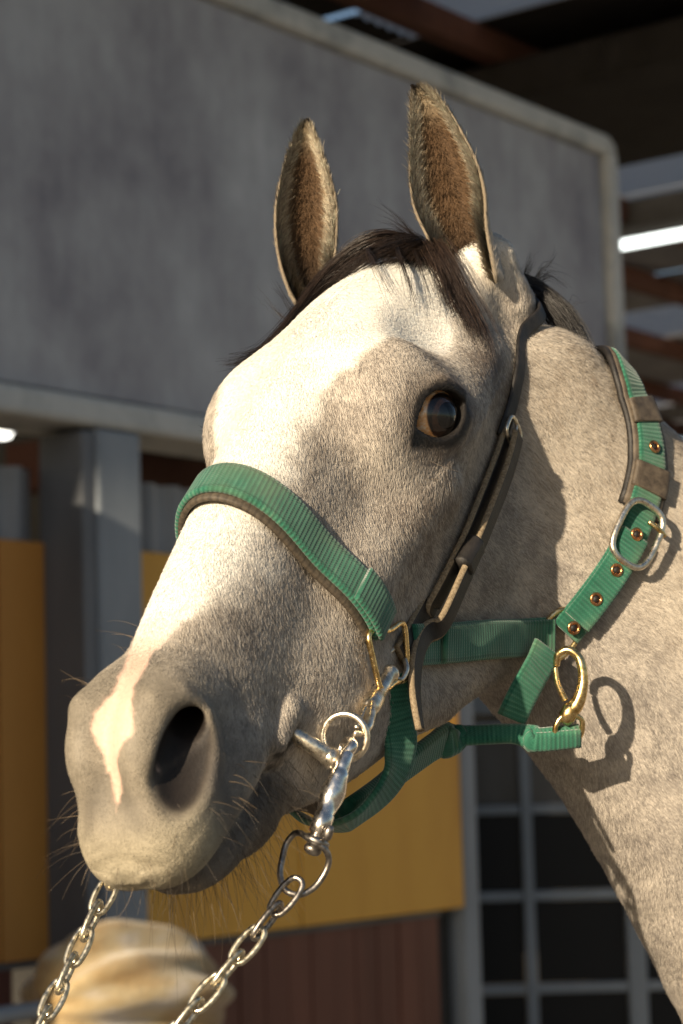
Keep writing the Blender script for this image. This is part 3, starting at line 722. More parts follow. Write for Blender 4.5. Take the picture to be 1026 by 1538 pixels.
# ears: curved shells, opening towards the front
def ear(rows, depth0, lean, open_view, flip):
    """rows: (x px, y px, width px) from base to tip as measured on the ear; returns outer/inner grids in world space"""
    rows = np.array(rows, float); k = 34; t = np.linspace(0, 1, len(rows)); tt = np.linspace(0, 1, k)**.9
    cx, cy, w = (interp(tt, t, rows[:, i]).astype(float) for i in range(3))
    O = np.array(open_view, float); O /= np.linalg.norm(O)
    C = np.stack([pixel_depth(a, b, depth0 - lean * q) for a, b, q in zip(cx, cy, tt)])
    ax = np.gradient(C, axis=0); ax /= np.linalg.norm(ax, axis=1)[:, None]
    S = np.cross(ax, O); S /= np.linalg.norm(S, axis=1)[:, None]; Fd = np.cross(S, ax)      # side, facing
    R = np.maximum(w, 1.0) / 2 / FPX * depth0
    m = 29; lim = np.interp(tt, [0, .3, .8, 1], [2.25, 1.72, 1.5, 1.4])
    grids = []
    for inner in (0, 1):
        G = np.zeros((k, m, 3))
        for i in range(k):
            ph = np.linspace(-lim[i], lim[i], m); r = R[i] - inner * .0022
            dep = np.interp(tt[i], [0, .25, .6, 1], [1.0, .95, .8, .55])
            edge = np.exp(-((np.abs(ph) - lim[i]) / .12)**2) * .0016
            G[i] = C[i] + (np.sin(ph) * np.maximum(r - inner * edge * 0, 1e-4))[:, None] * S[i] - ((np.cos(ph) * dep) * np.maximum(r - inner * .001, 1e-4))[:, None] * Fd[i]
        grids.append(G)
    return grids[0], grids[1], tt
earL = ear([(722, 432, 78), (706, 395, 88), (690, 350, 96), (677, 305, 114), (667, 260, 110), (654, 205, 82), (642, 165, 56), (630, 141, 27), (619, 129, 3)], 1.752, .030, (-.34, -.10, .94), False)
earR = ear([(478, 452, 70), (468, 425, 78), (462, 385, 90), (460, 345, 96), (460, 300, 92), (459, 250, 67), (460, 212, 39), (462, 192, 19), (462, 180, 3)], 1.806, .030, (-.12, -.10, .98), False)
def ear_mesh(E):
    A, B, tt = E; k, m = A.shape[:2]; V = np.concatenate([A.reshape(-1, 3), B.reshape(-1, 3)]); F = []; o = k * m
    for i in range(k - 1):
        for j in range(m - 1):
            a = i * m + j; F.append([a, a + 1, a + m + 1, a + m]); F.append([o + a, o + a + m, o + a + m + 1, o + a + 1])
        a = i * m; F.append([a, a + m, o + a + m, o + a]); a = i * m + m - 1; F.append([a, o + a, o + a + m, a + m])
    for j in range(m - 1): a = (k - 1) * m + j; F.append([a, a + 1, o + a + 1, o + a]); F.append([j, o + j, o + j + 1, j + 1])
    return view2world(V), F
def ear_cols(E, ss):
    A, B, tt = E; k, m = A.shape[:2]; t = np.repeat(tt, m); ph = np.tile(np.linspace(-1, 1, m), k)
    nz = vnoise(np.c_[t * 14, ph * 3, 0 * t], 1, 40 + ss) - .5
    rim = sstep(np.abs(ph) + .25 * nz, .38, .86); tip = sstep(t + .05 * nz + .05 * sstep(np.abs(ph), .5, 1.0), .80, .93)
    cin = lerp(np.ones((len(t), 3)) * np.array([.115, .068, .036]), np.ones((len(t), 3)) * np.array([.60, .48, .33]), rim)
    cin = lerp(cin, np.ones((len(t), 3)) * np.array([.58, .47, .32]), sstep(t, .60, .80) * .75)
    cin = lerp(cin, np.ones((len(t), 3)) * np.array([.035, .026, .02]), (1 - sstep(t, .03, .3)) * (1 - rim) * .8)
    cin = lerp(cin, np.ones((len(t), 3)) * np.array([.24, .19, .13]), sstep(np.abs(ph), .90, .97))
    cin = lerp(cin, np.ones((len(t), 3)) * np.array([.025, .019, .015]), tip)
    cout = lerp(np.ones((len(t), 3)) * np.array([.40, .36, .31]), np.ones((len(t), 3)) * np.array([.04, .03, .025]), tip)
    cout = lerp(cout, np.ones((len(t), 3)) * np.array([.22, .18, .13]), sstep(np.abs(ph), .86, .97) * (1 - tip))
    return np.concatenate([cout, cin])
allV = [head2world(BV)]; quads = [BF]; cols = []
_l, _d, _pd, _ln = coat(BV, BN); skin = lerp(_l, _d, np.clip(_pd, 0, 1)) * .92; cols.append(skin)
faces = BF.tolist(); k0 = len(BV)
for ss, E in enumerate((earL, earR)):
    v, f = ear_mesh(E); faces += [[i + k0 for i in q] for q in f]; allV.append(v); cols.append(ear_cols(E, ss)); k0 += len(v)
allV = np.concatenate(allV); cols = np.concatenate(cols)
horse = empty('horse', (1.0, 2.1, 0.0), 'grey horse with white blaze wearing a green halter', 'horse')
body_me = mesh_from('body', allV, np.array(faces))
at = body_me.attributes.new('coat', 'FLOAT_COLOR', 'POINT'); at.data.foreach_set('color', np.c_[cols, np.ones(len(cols))].astype(np.float32).ravel())
def skin_mat():
    t = NT('horse_skin'); a = t.n('ShaderNodeAttribute', attribute_name='coat'); v = t.coord()
    c = t.mix(.45, a.outputs['Color'], t.ramp(t.noise(v, 420, 4, .6), [(.3, (.55, .55, .55)), (.7, (1, 1, 1))]), 'MULTIPLY')
    t.base(c); t.set(rough=.62, spec=.28); t.bump(t.noise(v, 700, 4, .6), .35, .0008); return t.m
body = add('body', body_me, skin_mat(), horse)

def hair_object(name, P, col, rad, mat, parent, nrm=None):
    """P: (strands, points, 3) in world space"""
    n, k = P.shape[:2]; off = np.array(parent.location) + (np.array(parent.parent.location) if parent.parent else 0)
    cd = bpy.data.hair_curves.new(name); cd.add_curves([k] * n)
    cd.attributes['position'].data.foreach_set('vector', (P - off).astype(np.float32).ravel())
    ra = cd.attributes.get('radius') or cd.attributes.new('radius', 'FLOAT', 'POINT'); ra.data.foreach_set('value', np.asarray(rad, np.float32).ravel())
    a = cd.attributes.new('col', 'FLOAT_COLOR', 'CURVE'); a.data.foreach_set('color', np.c_[col, np.ones(n)].astype(np.float32).ravel())
    if nrm is not None: a = cd.attributes.new('nrm', 'FLOAT_VECTOR', 'CURVE'); a.data.foreach_set('vector', nrm.astype(np.float32).ravel())
    cd.materials.append(mat); o = bpy.data.objects.new(name, cd); coll.objects.link(o); o.parent = parent; return o
def fur_mat():
    t = NT('horse_coat_hair'); c = t.n('ShaderNodeAttribute', attribute_name='col'); nn = t.n('ShaderNodeAttribute', attribute_name='nrm'); g = t.n('ShaderNodeNewGeometry')
    mx = t.n('ShaderNodeMix'); mx.data_type = 'VECTOR'; mx.inputs[0].default_value = .78
    t.l(g.outputs['Normal'], mx.inputs[4]); t.l(nn.outputs['Vector'], mx.inputs[5]); nv = t.n('ShaderNodeVectorMath', operation='NORMALIZE'); t.l(mx.outputs[1], nv.inputs[0])
    t.l(nv.outputs[0], t.b.inputs['Normal']); t.base(c.outputs['Color']); t.set(rough=.5, spec=.22); return t.m
def strand_mat(name, rough=.3):
    t = NT(name); c = t.n('ShaderNodeAttribute', attribute_name='col'); t.base(c.outputs['Color']); t.set(rough=rough, spec=.34); return t.m
M['fur'] = fur_mat(); M['strand'] = strand_mat('dark_mane_hair', .34); M['whisker'] = strand_mat('whisker_hair', .4)

# short coat over the whole visible body
def sample_body(count):
    W = allV; tri = BF; a, b, c, d = (BV[tri[:, i]] for i in range(4))
    area = .5 * np.linalg.norm(np.cross(c - a, d - b), axis=1); cen = (a + b + c + d) / 4; nn = BN[tri].mean(1)
    vw = cen @ HR.T + HT; vn = nn @ HR.T; face = -(vn * vw).sum(1) / np.linalg.norm(vw, axis=1)
    px = 513 + FPX * vw[:, 0] / -vw[:, 2]; py = 769 - FPX * vw[:, 1] / -vw[:, 2]
    wgt = area * np.where(face > -.25, 1, .12) * np.where((px < 1300) & (py < 1800), 1, .05)
    wgt = wgt * (1 + 1.2 * sstep(cen[:, 0], .46, .52))
    f = rng.choice(len(tri), count, p=wgt / wgt.sum()); u, v = rng.random((2, count, 1))
    A, B, C, D_ = a[f], b[f], c[f], d[f]
    p = (A * (1 - u) + B * u) * (1 - v) + (D_ * (1 - u) + C * u) * v
    q = BN[tri[f]]; n = (q[:, 0] * (1 - u) + q[:, 1] * u) * (1 - v) + (q[:, 3] * (1 - u) + q[:, 2] * u) * v
    return p, n / np.linalg.norm(n, axis=1)[:, None]
def grow_coat(count):
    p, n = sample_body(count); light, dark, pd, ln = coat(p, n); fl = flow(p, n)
    e = p.copy(); e = e + fl * .0
    clump = vnoise(p, 300, 60) * .5 + vnoise(p, 140, 61) * .5
    isd = (rng.random(count) * .55 + clump * .45) < (pd * .62 + .19)
    mean_ = lerp(light, dark, np.clip(pd, 0, 1)); col = (.48 * mean_ + .52 * np.where(isd[:, None], dark, light)) * (0.86 + .28 * rng.random(count))[:, None] * (.90 + .20 * clump)[:, None]
    L = ln * (.7 + .6 * rng.random(count)); keep = L > .0007
    p, n, fl, col, L = p[keep], n[keep], fl[keep], col[keep], L[keep]
    lift = (.05 + .13 * rng.random(len(p)))[:, None]; jit = rng.normal(0, .09, (len(p), 3))
    d0 = fl + n * (lift + .13) + jit; d1 = fl + n * lift * .4 + jit * 1.4
    d0 /= np.linalg.norm(d0, axis=1)[:, None]; d1 /= np.linalg.norm(d1, axis=1)[:, None]
    P = np.stack([p - n * .0006, p + d0 * (L * .42)[:, None], p + d0 * (L * .42)[:, None] + d1 * (L * .58)[:, None]], 1)
    rad = np.array([.00014, .00012, .00004])[None] * (.8 + .5 * rng.random(len(p)))[:, None]
    return hair_object('coat', head2world(P), np.clip(col, 0, .95), rad, M['fur'], horse, n @ HR.T @ CM.T)
co = grow_coat(620000); co['kind'] = 'stuff'

# hair of the ears: pale fringe on the rims, brown inside
def ear_hair(E, count, seed):
    A, B, tt = E; k, m = A.shape[:2]; r = np.random.default_rng(seed)
    ti = r.random(count)**.9 * (k - 1.001); pj = r.random(count) * (m - 1.001)
    rimk = r.random(count) < .34; side = np.where(r.random(count) < .5, 0.0, m - 1.001); pj = np.where(rimk, np.abs(side - np.abs(r.normal(0, 1.3, count))), pj); pj = np.clip(pj, 0, m - 1.001)
    outer = (~rimk) & (r.random(count) < .32)
    G = np.where(outer[:, None, None, None], A[None], B[None]) if False else None
    i0 = ti.astype(int); j0 = pj.astype(int); fi = (ti - i0)[:, None]; fj = (pj - j0)[:, None]
    def bil(G): return (G[i0, j0] * (1 - fi) + G[i0 + 1, j0] * fi) * (1 - fj) + (G[i0, j0 + 1] * (1 - fi) + G[i0 + 1, j0 + 1] * fi) * fj
    pin, pout = bil(B), bil(A); base = np.where(outer[:, None], pout, pin); nn = pin - pout; nn /= np.linalg.norm(nn, axis=1)[:, None] + 1e-9
    nn = np.where(outer[:, None], -nn, nn)
    axd = A[-1].mean(0) - A[0].mean(0); axd /= np.linalg.norm(axd)
    mid = B[i0, m // 2]; tomid = mid - base; tomid /= np.linalg.norm(tomid, axis=1)[:, None] + 1e-9
    t = tt[i0]; cc = ear_cols(E, 0); col = np.where(outer[:, None], cc[i0 * m + j0], cc[k * m + i0 * m + j0])
    L = np.where(outer, .006, np.where(rimk, .015, .012)) * (.6 + .7 * r.random(count)) * (1 - .45 * t) * (1 - .8 * sstep(t, .80, .95))
    away = np.where(rimk, -1.0, .35)
    d0 = axd * .75 + nn * np.where(outer, .2, .5)[:, None] - tomid * np.where(rimk, np.where(r.random(count) < .5, .30, -.30), -.25)[:, None] + r.normal(0, .16, (count, 3))
    d1 = d0 + axd * .35 + r.normal(0, .18, (count, 3)); d0 /= np.linalg.norm(d0, axis=1)[:, None]; d1 /= np.linalg.norm(d1, axis=1)[:, None]
    P = np.stack([base, base + d0 * (L * .5)[:, None], base + d0 * (L * .5)[:, None] + d1 * (L * .5)[:, None]], 1)
    tipm = sstep(t, .80, .92)[:, None]; pale = np.where((rimk & (r.random(count) < .75))[:, None], np.array([.74, .64, .49])[None] * (1 - tipm) + np.array([.03, .024, .02]) * tipm, col)
    col = np.clip(pale * (.65 + .7 * r.random(count))[:, None], 0, .85)
    nw = nn * .8 - tomid * 0; return view2world(P), col, nw @ CM.T
eh = [ear_hair(earL, 22000, 3), ear_hair(earR, 18000, 4)]
P = np.concatenate([e[0] for e in eh]); rad = np.array([.00021, .00018, .00004])[None].repeat(len(P), 0)
o = hair_object('ear_hair', P, np.concatenate([e[1] for e in eh]), rad, M['fur'], horse, np.concatenate([e[2] for e in eh])); o['kind'] = 'stuff'

# long hair from guide strands
def strands(guides, count, spread, rad=.00016, k=14, seed=1, cols=((.010, .008, .007), (.05, .030, .020)), frizz=.004, taper=.35, tipvar=.35):
    """guides: list of (m,3) head-space polylines; each strand follows a blend of neighbouring guides"""
    r = np.random.default_rng(seed); G = np.stack([resample(np.asarray(g_, float), k) for g_ in guides]); n = len(guides); P = np.zeros((count, k, 3))
    q = r.random(count) * (n - 1) if n > 1 else np.zeros(count); i = np.minimum(q.astype(int), max(n - 2, 0)); f = (q - i)[:, None, None]
    base = G[i] * (1 - f) + (G[np.minimum(i + 1, n - 1)]) * f
    s = np.linspace(0, 1, k)[None, :, None]
    clump = r.integers(0, max(6, count // 45), count); cr = r.normal(0, 1, (clump.max() + 1, 1, 3)); own = r.normal(0, 1, (count, 1, 3)); fz = np.cumsum(r.normal(0, 1, (count, k, 3)), 1) / k
    base = base + cr[clump] * spread * (.55 + .5 * s) + own * spread * .45 * (1 - .35 * s) + fz * frizz * s
    ln = 1 - tipvar * r.random(count)
    for c in range(count):
        tt = np.linspace(0, ln[c], k) * (k - 1); j = np.minimum(tt.astype(int), k - 2); w = (tt - j)[:, None]; P[c] = base[c, j] * (1 - w) + base[c, j + 1] * w
    w = (r.random(count) * .6 + r.random(cr.shape[0])[clump] * .4)[:, None]**1.6
    col = np.array(cols[0]) * (1 - w) + np.array(cols[1]) * w
    rd = rad * (1 - (1 - taper) * np.linspace(0, 1, k)**2)[None].repeat(count, 0) * (.7 + .6 * r.random((count, 1)))
    return P, col, rd
def lift(pts, h):
    """move head-space points to a height above the skin"""
    pts = np.asarray(pts, float).copy(); h = np.broadcast_to(h, len(pts))
    for _ in range(12):
        g_ = sdf_grad(pts); nn = g_ / (np.linalg.norm(g_, axis=1)[:, None] + 1e-9); pts = pts - np.clip(sdf(pts) - h, -.01, .01)[:, None] * nn * .8
    return pts
def put_strands(name, parts, mat, parent=None):
    k = parts[0][0].shape[1]
    return hair_object(name, head2world(np.concatenate([p[0] for p in parts])), np.concatenate([p[1] for p in parts]), np.concatenate([p[2] for p in parts]), mat, parent or horse)
fl_left = [lift([(-.012, .006, .01), (.004, -.010, .012), (.012, -.030, .004), (.030, -.048, .000), (.060, -.060, .000), (.10, -.066, -.002), (.150, -.066, -.004), (.185, -.066, -.006)], [.008, .014, .013, .011, .009, .008, .007, .006]),
           lift([(-.010, .016, .01), (.012, .006, .012), (.026, -.016, .010), (.042, -.036, .008), (.066, -.050, .006), (.105, -.058, .004), (.150, -.060, .002), (.180, -.062, .0)], [.006, .012, .011, .009, .007, .006, .005, .004])]
fl_mid = [lift([(-.008, .020, .01), (.016, .010, .012), (.034, -.006, .012), (.048, -.022, .012), (.066, -.036, .012)], [.006, .010, .008, .006, .004]),
          lift([(-.006, .026, .01), (.018, .022, .012), (.036, .012, .014), (.050, .002, .016), (.060, -.010, .018)], [.005, .009, .007, .005, .003]),
          lift([(-.004, .030, .005), (.012, .034, .008), (.026, .036, .006), (.040, .038, .004), (.052, .042, .002)], [.005, .009, .008, .006, .003])]
fl_right = [lift([(-.004, .034, .004), (.010, .042, .002), (.026, .052, -.010), (.042, .062, -.028), (.058, .072, -.044), (.078, .082, -.058), (.090, .086, -.068)], [.006, .011, .010, .008, .006, .004, .003]),
            lift([(-.006, .030, .004), (.014, .034, .006), (.036, .046, -.004), (.056, .056, -.018), (.072, .066, -.034), (.086, .076, -.046)], [.005, .010, .008, .006, .005, .003])]
dk = ((.008, .006, .005), (.038, .024, .017))
fore = [strands(fl_left, 1700, .0040, .00017, seed=5, cols=dk, tipvar=.5), strands(fl_mid, 620, .0050, .00016, seed=6, cols=dk, tipvar=.5), strands(fl_right, 620, .0050, .00016, seed=7, cols=((.012, .008, .007), (.060, .038, .027)), tipvar=.5)]
wisps = [([(.030, .014, .010), (.058, .024, .012), (.082, .036, .010), (.098, .044, .004), (.112, .052, -.004)], 26), ([(.026, -.002, .010), (.056, .004, .014), (.084, .016, .016), (.106, .028, .014), (.124, .040, .010)], 16), ([(.028, .026, .008), (.060, .040, .008), (.086, .052, -.002), (.104, .060, -.014)], 12), ([(.020, .04, 0), (.05, .055, -.005), (.08, .066, -.015), (.10, .074, -.03)], 18)]
for q, (w_, c_) in enumerate(wisps): fore.append(strands([lift(w_, [.008, .010, .009, .007, .006][:len(w_)])], c_, .0014, .00016, seed=20 + q, cols=dk, frizz=.006))
def fly(a, b, bend, n, spread, seed, rad=.00011):
    a = np.array(a, float); b = np.array(b, float); m_ = (a + b) / 2 + np.array(bend); return strands([[a, (a + m_) / 2, m_, (m_ + b) / 2 + np.array(bend) * .2, b]], n, spread, rad, seed=seed, cols=dk, frizz=.012, taper=.2, tipvar=.6)
def hp(px, py, d): return view2head(pixel_depth(px, py, d))
fore += [fly(hp(640, 372, 1.775), hp(562, 300, 1.76), (0, 0, .004), 16, .0016, 40), fly(hp(635, 368, 1.775), hp(556, 335, 1.765), (0, 0, .008), 22, .0016, 41), fly(hp(640, 372, 1.775), hp(590, 345, 1.76), (.0, 0, .006), 60, .003, 42),
         fly(hp(440, 470, 1.80), hp(405, 410, 1.79), (0, 0, .004), 10, .004, 43), fly(hp(430, 480, 1.79), hp(392, 432, 1.79), (0, 0, -.004), 10, .004, 44), fly(hp(540, 420, 1.72), hp(470, 440, 1.72), (0, 0, .006), 12, .006, 45)]
put_strands('forelock', fore, M['strand'])
def vg(pts): return np.array([hp(*q) for q in pts])
mane = [strands([vg([(768, 418, 1.83), (795, 424, 1.83), (830, 446, 1.83), (858, 476, 1.825), (877, 512, 1.82), (890, 552, 1.815)]), vg([(770, 436, 1.82), (796, 442, 1.815), (824, 468, 1.805), (848, 502, 1.80), (866, 535, 1.795), (880, 570, 1.79)])], 1500, .0042, .00017, seed=50, cols=((.007, .006, .006), (.016, .011, .008)), tipvar=.45),
        fly(hp(785, 425, 1.85), hp(803, 372, 1.85), (0, 0, .0), 40, .0024, 52), fly(hp(800, 422, 1.85), hp(835, 360, 1.85), (0, .004, -.004), 8, .002, 53), fly(hp(800, 428, 1.85), hp(862, 436, 1.85), (0, 0, .012), 22, .003, 54), fly(hp(850, 470, 1.85), hp(884, 470, 1.85), (0, 0, .01), 10, .004, 55), fly(hp(800, 430, 1.86), hp(845, 415, 1.85), (0, 0, .014), 16, .003, 56)]
put_strands('mane', mane, M['strand'])

# whiskers on lips, chin and muzzle
def whiskers():
    r = np.random.default_rng(9); out = []
    def bunch(n, box_, dirn, L, jit=.35):
        lo, hi = np.array(box_[0]), np.array(box_[1]); p = lift(lo + (hi - lo) * r.random((n, 3)), 0.0)
        g_ = sdf_grad(p); nn = g_ / np.linalg.norm(g_, axis=1)[:, None]; d = np.array(dirn)[None] + .8 * nn + r.normal(0, jit, (n, 3)); d /= np.linalg.norm(d, axis=1)[:, None]
        l = L * .72 * (.35 + .8 * r.random((n, 1))); b = r.normal(0, .18, (n, 3)) + np.array([HR[1] * -.30])
        s = np.linspace(0, 1, 8)[None, :, None]; P = p[:, None] + d[:, None] * l[:, None] * s + b[:, None] * l[:, None] * s**2
        w = r.random((n, 1)); c = np.array([.03, .022, .016]) * (1 - w) + np.array([.22, .16, .10]) * w**2
        out.append((P, c, np.linspace(.00014, .00004, 8)[None].repeat(n, 0)))
    dn = -HR[1]                                            # picture-down in head space
    bunch(75, ((.50, -.03, -.165), (.60, .035, -.145)), dn * 1.2, .055)
    bunch(60, ((.46, .02, -.155), (.57, .045, -.125)), dn * .6 + np.array([0, .3, -.5]), .055)
    bunch(46, ((.585, -.035, -.12), (.62, .04, -.085)), dn * .9 + np.array([.4, 0, 0]), .028)
    bunch(16, ((.56, -.055, -.12), (.61, -.02, -.05)), np.array([.2, -.9, -.2]), .045)
    bunch(20, ((.53, .035, -.11), (.59, .05, -.085)), np.array([.3, .5, -.4]), .03)
    bunch(12, ((.46, -.05, -.02), (.56, -.02, -.01)), np.array([.1, -.4, .4]), .03)
    bunch(3, ((.23, .08, -.09), (.26, .09, -.06)), np.array([-.4, .5, -.4]), .024)
    return out
put_strands('whiskers', whiskers(), M['whisker'])

# fringe of short hairs over the nostril opening (medial rim)
nf = strands([lift([(.604, .030, -.062), (.597, .034, -.046), (.583, .036, -.030)], .0005)], 1, .0, k=8)
def nostril_fringe():
    r = np.random.default_rng(12); n = 45; g_ = resample(lift([(.612, .036, -.064), (.606, .034, -.052), (.594, .033, -.036), (.578, .034, -.022)], .0), 60)
    i = r.integers(0, 60, n); p = g_[i] + r.normal(0, .0014, (n, 3)); d = -NOS_V * np.sign(NOS_V[2] if abs(NOS_V[2]) > .1 else 1) * 0 + np.array([-.35, .75, -.35]) + r.normal(0, .22, (n, 3)); d /= np.linalg.norm(d, axis=1)[:, None]
    s = np.linspace(0, 1, 8)[None, :, None]; L = (.0045 * (.5 + r.random((n, 1))))[:, None]; P = p[:, None] + d[:, None] * L * s; w = r.random((n, 1))
    return [(P, np.array([.07, .06, .04]) * (1 - w) + np.array([.34, .29, .2]) * w, np.linspace(.00010, .00004, 8)[None].repeat(n, 0))]

# eyes
def eye_mats():
    t = NT('horse_eyeball'); v = t.coord(); sp = t.n('ShaderNodeSeparateXYZ'); t.l(v, sp.inputs[0]); X, Y, Z = sp.outputs
    # object axes: x along the lids, y across, z outwards (gaze)
    r = t.math('SQRT', t.math('ADD', t.math('POWER', t.math('ABSOLUTE', X), 2), t.math('POWER', t.math('ABSOLUTE', Y), 2)))
    rn = t.math('DIVIDE', r, EYE_R)
    pup = t.math('SQRT', t.math('ADD', t.math('POWER', t.math('ABSOLUTE', t.math('DIVIDE', X, .0098)), 2), t.math('POWER', t.math('ABSOLUTE', t.math('DIVIDE', Y, .0056)), 2)))
    nz = t.noise(v, 260, 5, .6)
    iris = t.ramp(nz, [(.3, (.005, .0028, .002)), (.7, (.012, .006, .0035))])
    c = t.mix(t.ramp(pup, [(.82, (0, 0, 0)), (1.0, (1, 1, 1))]), (.004, .003, .003), iris)
    scl = t.ramp(t.noise(v, 170, 5, .65), [(.30, (.55, .18, .05)), (.5, (.85, .46, .20)), (.7, (.90, .72, .54))])
    lim = t.ramp(rn, [(.66, (0, 0, 0)), (.70, (1, 1, 1))]); c = t.mix(lim, c, scl)
    limb = t.ramp(rn, [(.58, (0, 0, 0)), (.66, (1, 1, 1)), (.672, (1, 1, 1)), (.71, (0, 0, 0))]); c = t.mix(t.math('MULTIPLY', limb, .85), c, (.010, .005, .004))
    t.base(c); t.set(rough=.25, spec=.4, coat=.6); t.b.inputs['Coat Roughness'].default_value = .015
    t2 = NT('wet_cornea'); gl = t2.n('ShaderNodeBsdfGlass'); gl.inputs['IOR'].default_value = 1.33; gl.inputs['Roughness'].default_value = 0.0
    tr = t2.n('ShaderNodeBsdfTransparent'); gs = t2.n('ShaderNodeBsdfGlossy'); gs.inputs['Roughness'].default_value = .02; fr = t2.n('ShaderNodeFresnel'); fr.inputs[0].default_value = 1.38
    mx = t2.n('ShaderNodeMixShader'); t2.l(fr.outputs[0], mx.inputs[0]); t2.l(tr.outputs[0], mx.inputs[1]); t2.l(gs.outputs[0], mx.inputs[2]); t2.l(mx.outputs[0], t2.out.inputs[0])
    t3 = NT('pink_caruncle'); t3.set(base=(.42, .055, .045), rough=.25, spec=.6)
    return t.m, t2.m, t3.m
EM = eye_mats()
def sphere_mesh(c, r, nu=40, nv=24, sc=(1, 1, 1)):
    V = [np.array([0, 0, 1.0])]; F = []
    for i in range(1, nv):
        th = math.pi * i / nv; V += [np.array([math.sin(th) * math.cos(a), math.sin(th) * math.sin(a), math.cos(th)]) for a in np.linspace(0, 2 * math.pi, nu, endpoint=False)]
    V.append(np.array([0, 0, -1.0])); l = len(V) - 1
    for j in range(nu): F.append([0, 1 + j, 1 + (j + 1) % nu]); F.append([l, 1 + (nv - 2) * nu + (j + 1) % nu, 1 + (nv - 2) * nu + j])
    for i in range(nv - 2):
        for j in range(nu): a = 1 + i * nu; F.append([a + j, a + nu + j, a + nu + (j + 1) % nu, a + (j + 1) % nu])
    return mesh_from('sphere', np.array(V) * r * np.array(sc) + np.array(c), F)
for sgn in (1, -1):
    mir = np.array([1, sgn, 1]); gz = EYE_N + EYE_U * .25 + EYE_V * -.08; gz /= np.linalg.norm(gz)
    ux = EYE_U - gz * (EYE_U @ gz); ux /= np.linalg.norm(ux); vy = np.cross(gz, ux)
    Rw = np.stack([CM @ HR @ (q * mir) for q in (ux, vy, gz)], 1); cw = head2world((EYE * mir)[None])[0]
    me = sphere_mesh((0, 0, 0), EYE_R); me.materials.append(EM[0]); eo = bpy.data.objects.new('eye', me); coll.objects.link(eo); eo.parent = horse
    hl = np.array(horse.location); eo.matrix_local = Matrix([[*Rw[0], cw[0] - hl[0]], [*Rw[1], cw[1] - hl[1]], [*Rw[2], cw[2] - hl[2]], [0, 0, 0, 1]])
    cm_ = sphere_mesh((0, 0, .0070), .0190, sc=(1, .96, 1)); cm_.materials.append(EM[1]); co_ = bpy.data.objects.new('cornea', cm_); coll.objects.link(co_); co_.parent = eo
    if sgn == 1:
        ck = EYE + EYE_U * -.0215 + EYE_V * -.0055 + EYE_N * .0125
        km = sphere_mesh((0, 0, 0), .0045, 16, 10, (1.5, 1, 1)); km.transform(Matrix([[*(Rw[0]), 0], [*(Rw[1]), 0], [*(Rw[2]), 0], [0, 0, 0, 1]]).to_4x4()); w_ = head2world(ck[None])[0]
        km.transform(Matrix.Translation(Vector(w_))); ko = add('tear_corner', km, EM[2], horse)
def lashes():
    r = np.random.default_rng(31); parts = []
    for sgn in (1, -1):
        n = 70; a = r.uniform(-.022, .024, n); u_ = a; v_ = .0178 * (1 - (np.abs(a) / .0285)**2.1) + .001; w_ = np.sqrt(np.clip(.0268**2 - u_**2 - v_**2, 1e-6, 1)) 
        p = EYE + u_[:, None] * EYE_U + v_[:, None] * EYE_V + w_[:, None] * EYE_N; d = EYE_N * .9 + EYE_V * -.10 + np.outer(a * 14, EYE_U) + r.normal(0, .12, (n, 3)); d /= np.linalg.norm(d, axis=1)[:, None]
        s = np.linspace(0, 1, 8)[None, :, None]; L = r.uniform(.007, .017, (n, 1, 1)); P = p[:, None] + d[:, None] * L * s + EYE_V * .25 * L * s**2
        P = P * np.array([1, sgn, 1]); parts.append((P, np.full((n, 3), .015), np.linspace(.00014, .00004, 8)[None].repeat(n, 0)))
    return parts
put_strands('eyelashes', lashes(), M['whisker'])
# ------------------------------------------------------------------ tack
def unit(v): v = np.asarray(v, float); return v / np.linalg.norm(v)
def vw(px, py, d): return view2world(pixel_depth(px, py, d))
def skin_normal(p):
    g_ = sdf_grad(np.asarray(p, float), e=.006); return g_ / (np.linalg.norm(g_, axis=1)[:, None] + 1e-9)
def surf(pts, off, n=40):
    """path over the horse: head-space points -> world points and normals, at a height above the skin"""
    p = lift(resample(np.asarray(pts, float), n), off); nn = skin_normal(p)
    for _ in range(6): p[1:-1] = p[1:-1] * .5 + (p[:-2] + p[2:]) * .25; nn[1:-1] = nn[1:-1] * .5 + (nn[:-2] + nn[2:]) * .25
    p = np.where((sdf(p) < off)[:, None], lift(p, off), p)
    return head2world(p), nn @ HR.T @ CM.T
def edged(me, m_edge):
    """second material on the cut edges of a strap"""
    me.materials.append(m_edge); k = len(me.polygons); idx = np.zeros(k, np.int32)
    for i in range(k - 2):
        if (i % 22) in (8, 9, 10, 19, 20, 21): idx[i] = 1
    idx[-2:] = 1; me.polygons.foreach_set('material_index', idx); return me
def strap(name, P, N, width, thick, mat, parent, n=90, edge=None):
    me = ribbon(P, N, width, thick, n); o = add(name, me, mat, parent)
    if edge is not None: edged(me, edge)
    return o
def slide(P, N, dist):
    """shift a strap sideways, across its width"""
    T = np.gradient(P, axis=0); B = np.cross(N, T); B /= np.linalg.norm(B, axis=1)[:, None]; return P + B * dist

halter = empty('halter', head2world(np.array([[.25, .06, -.16]]))[0], 'green webbing halter with brass fittings on the horse head', 'halter')
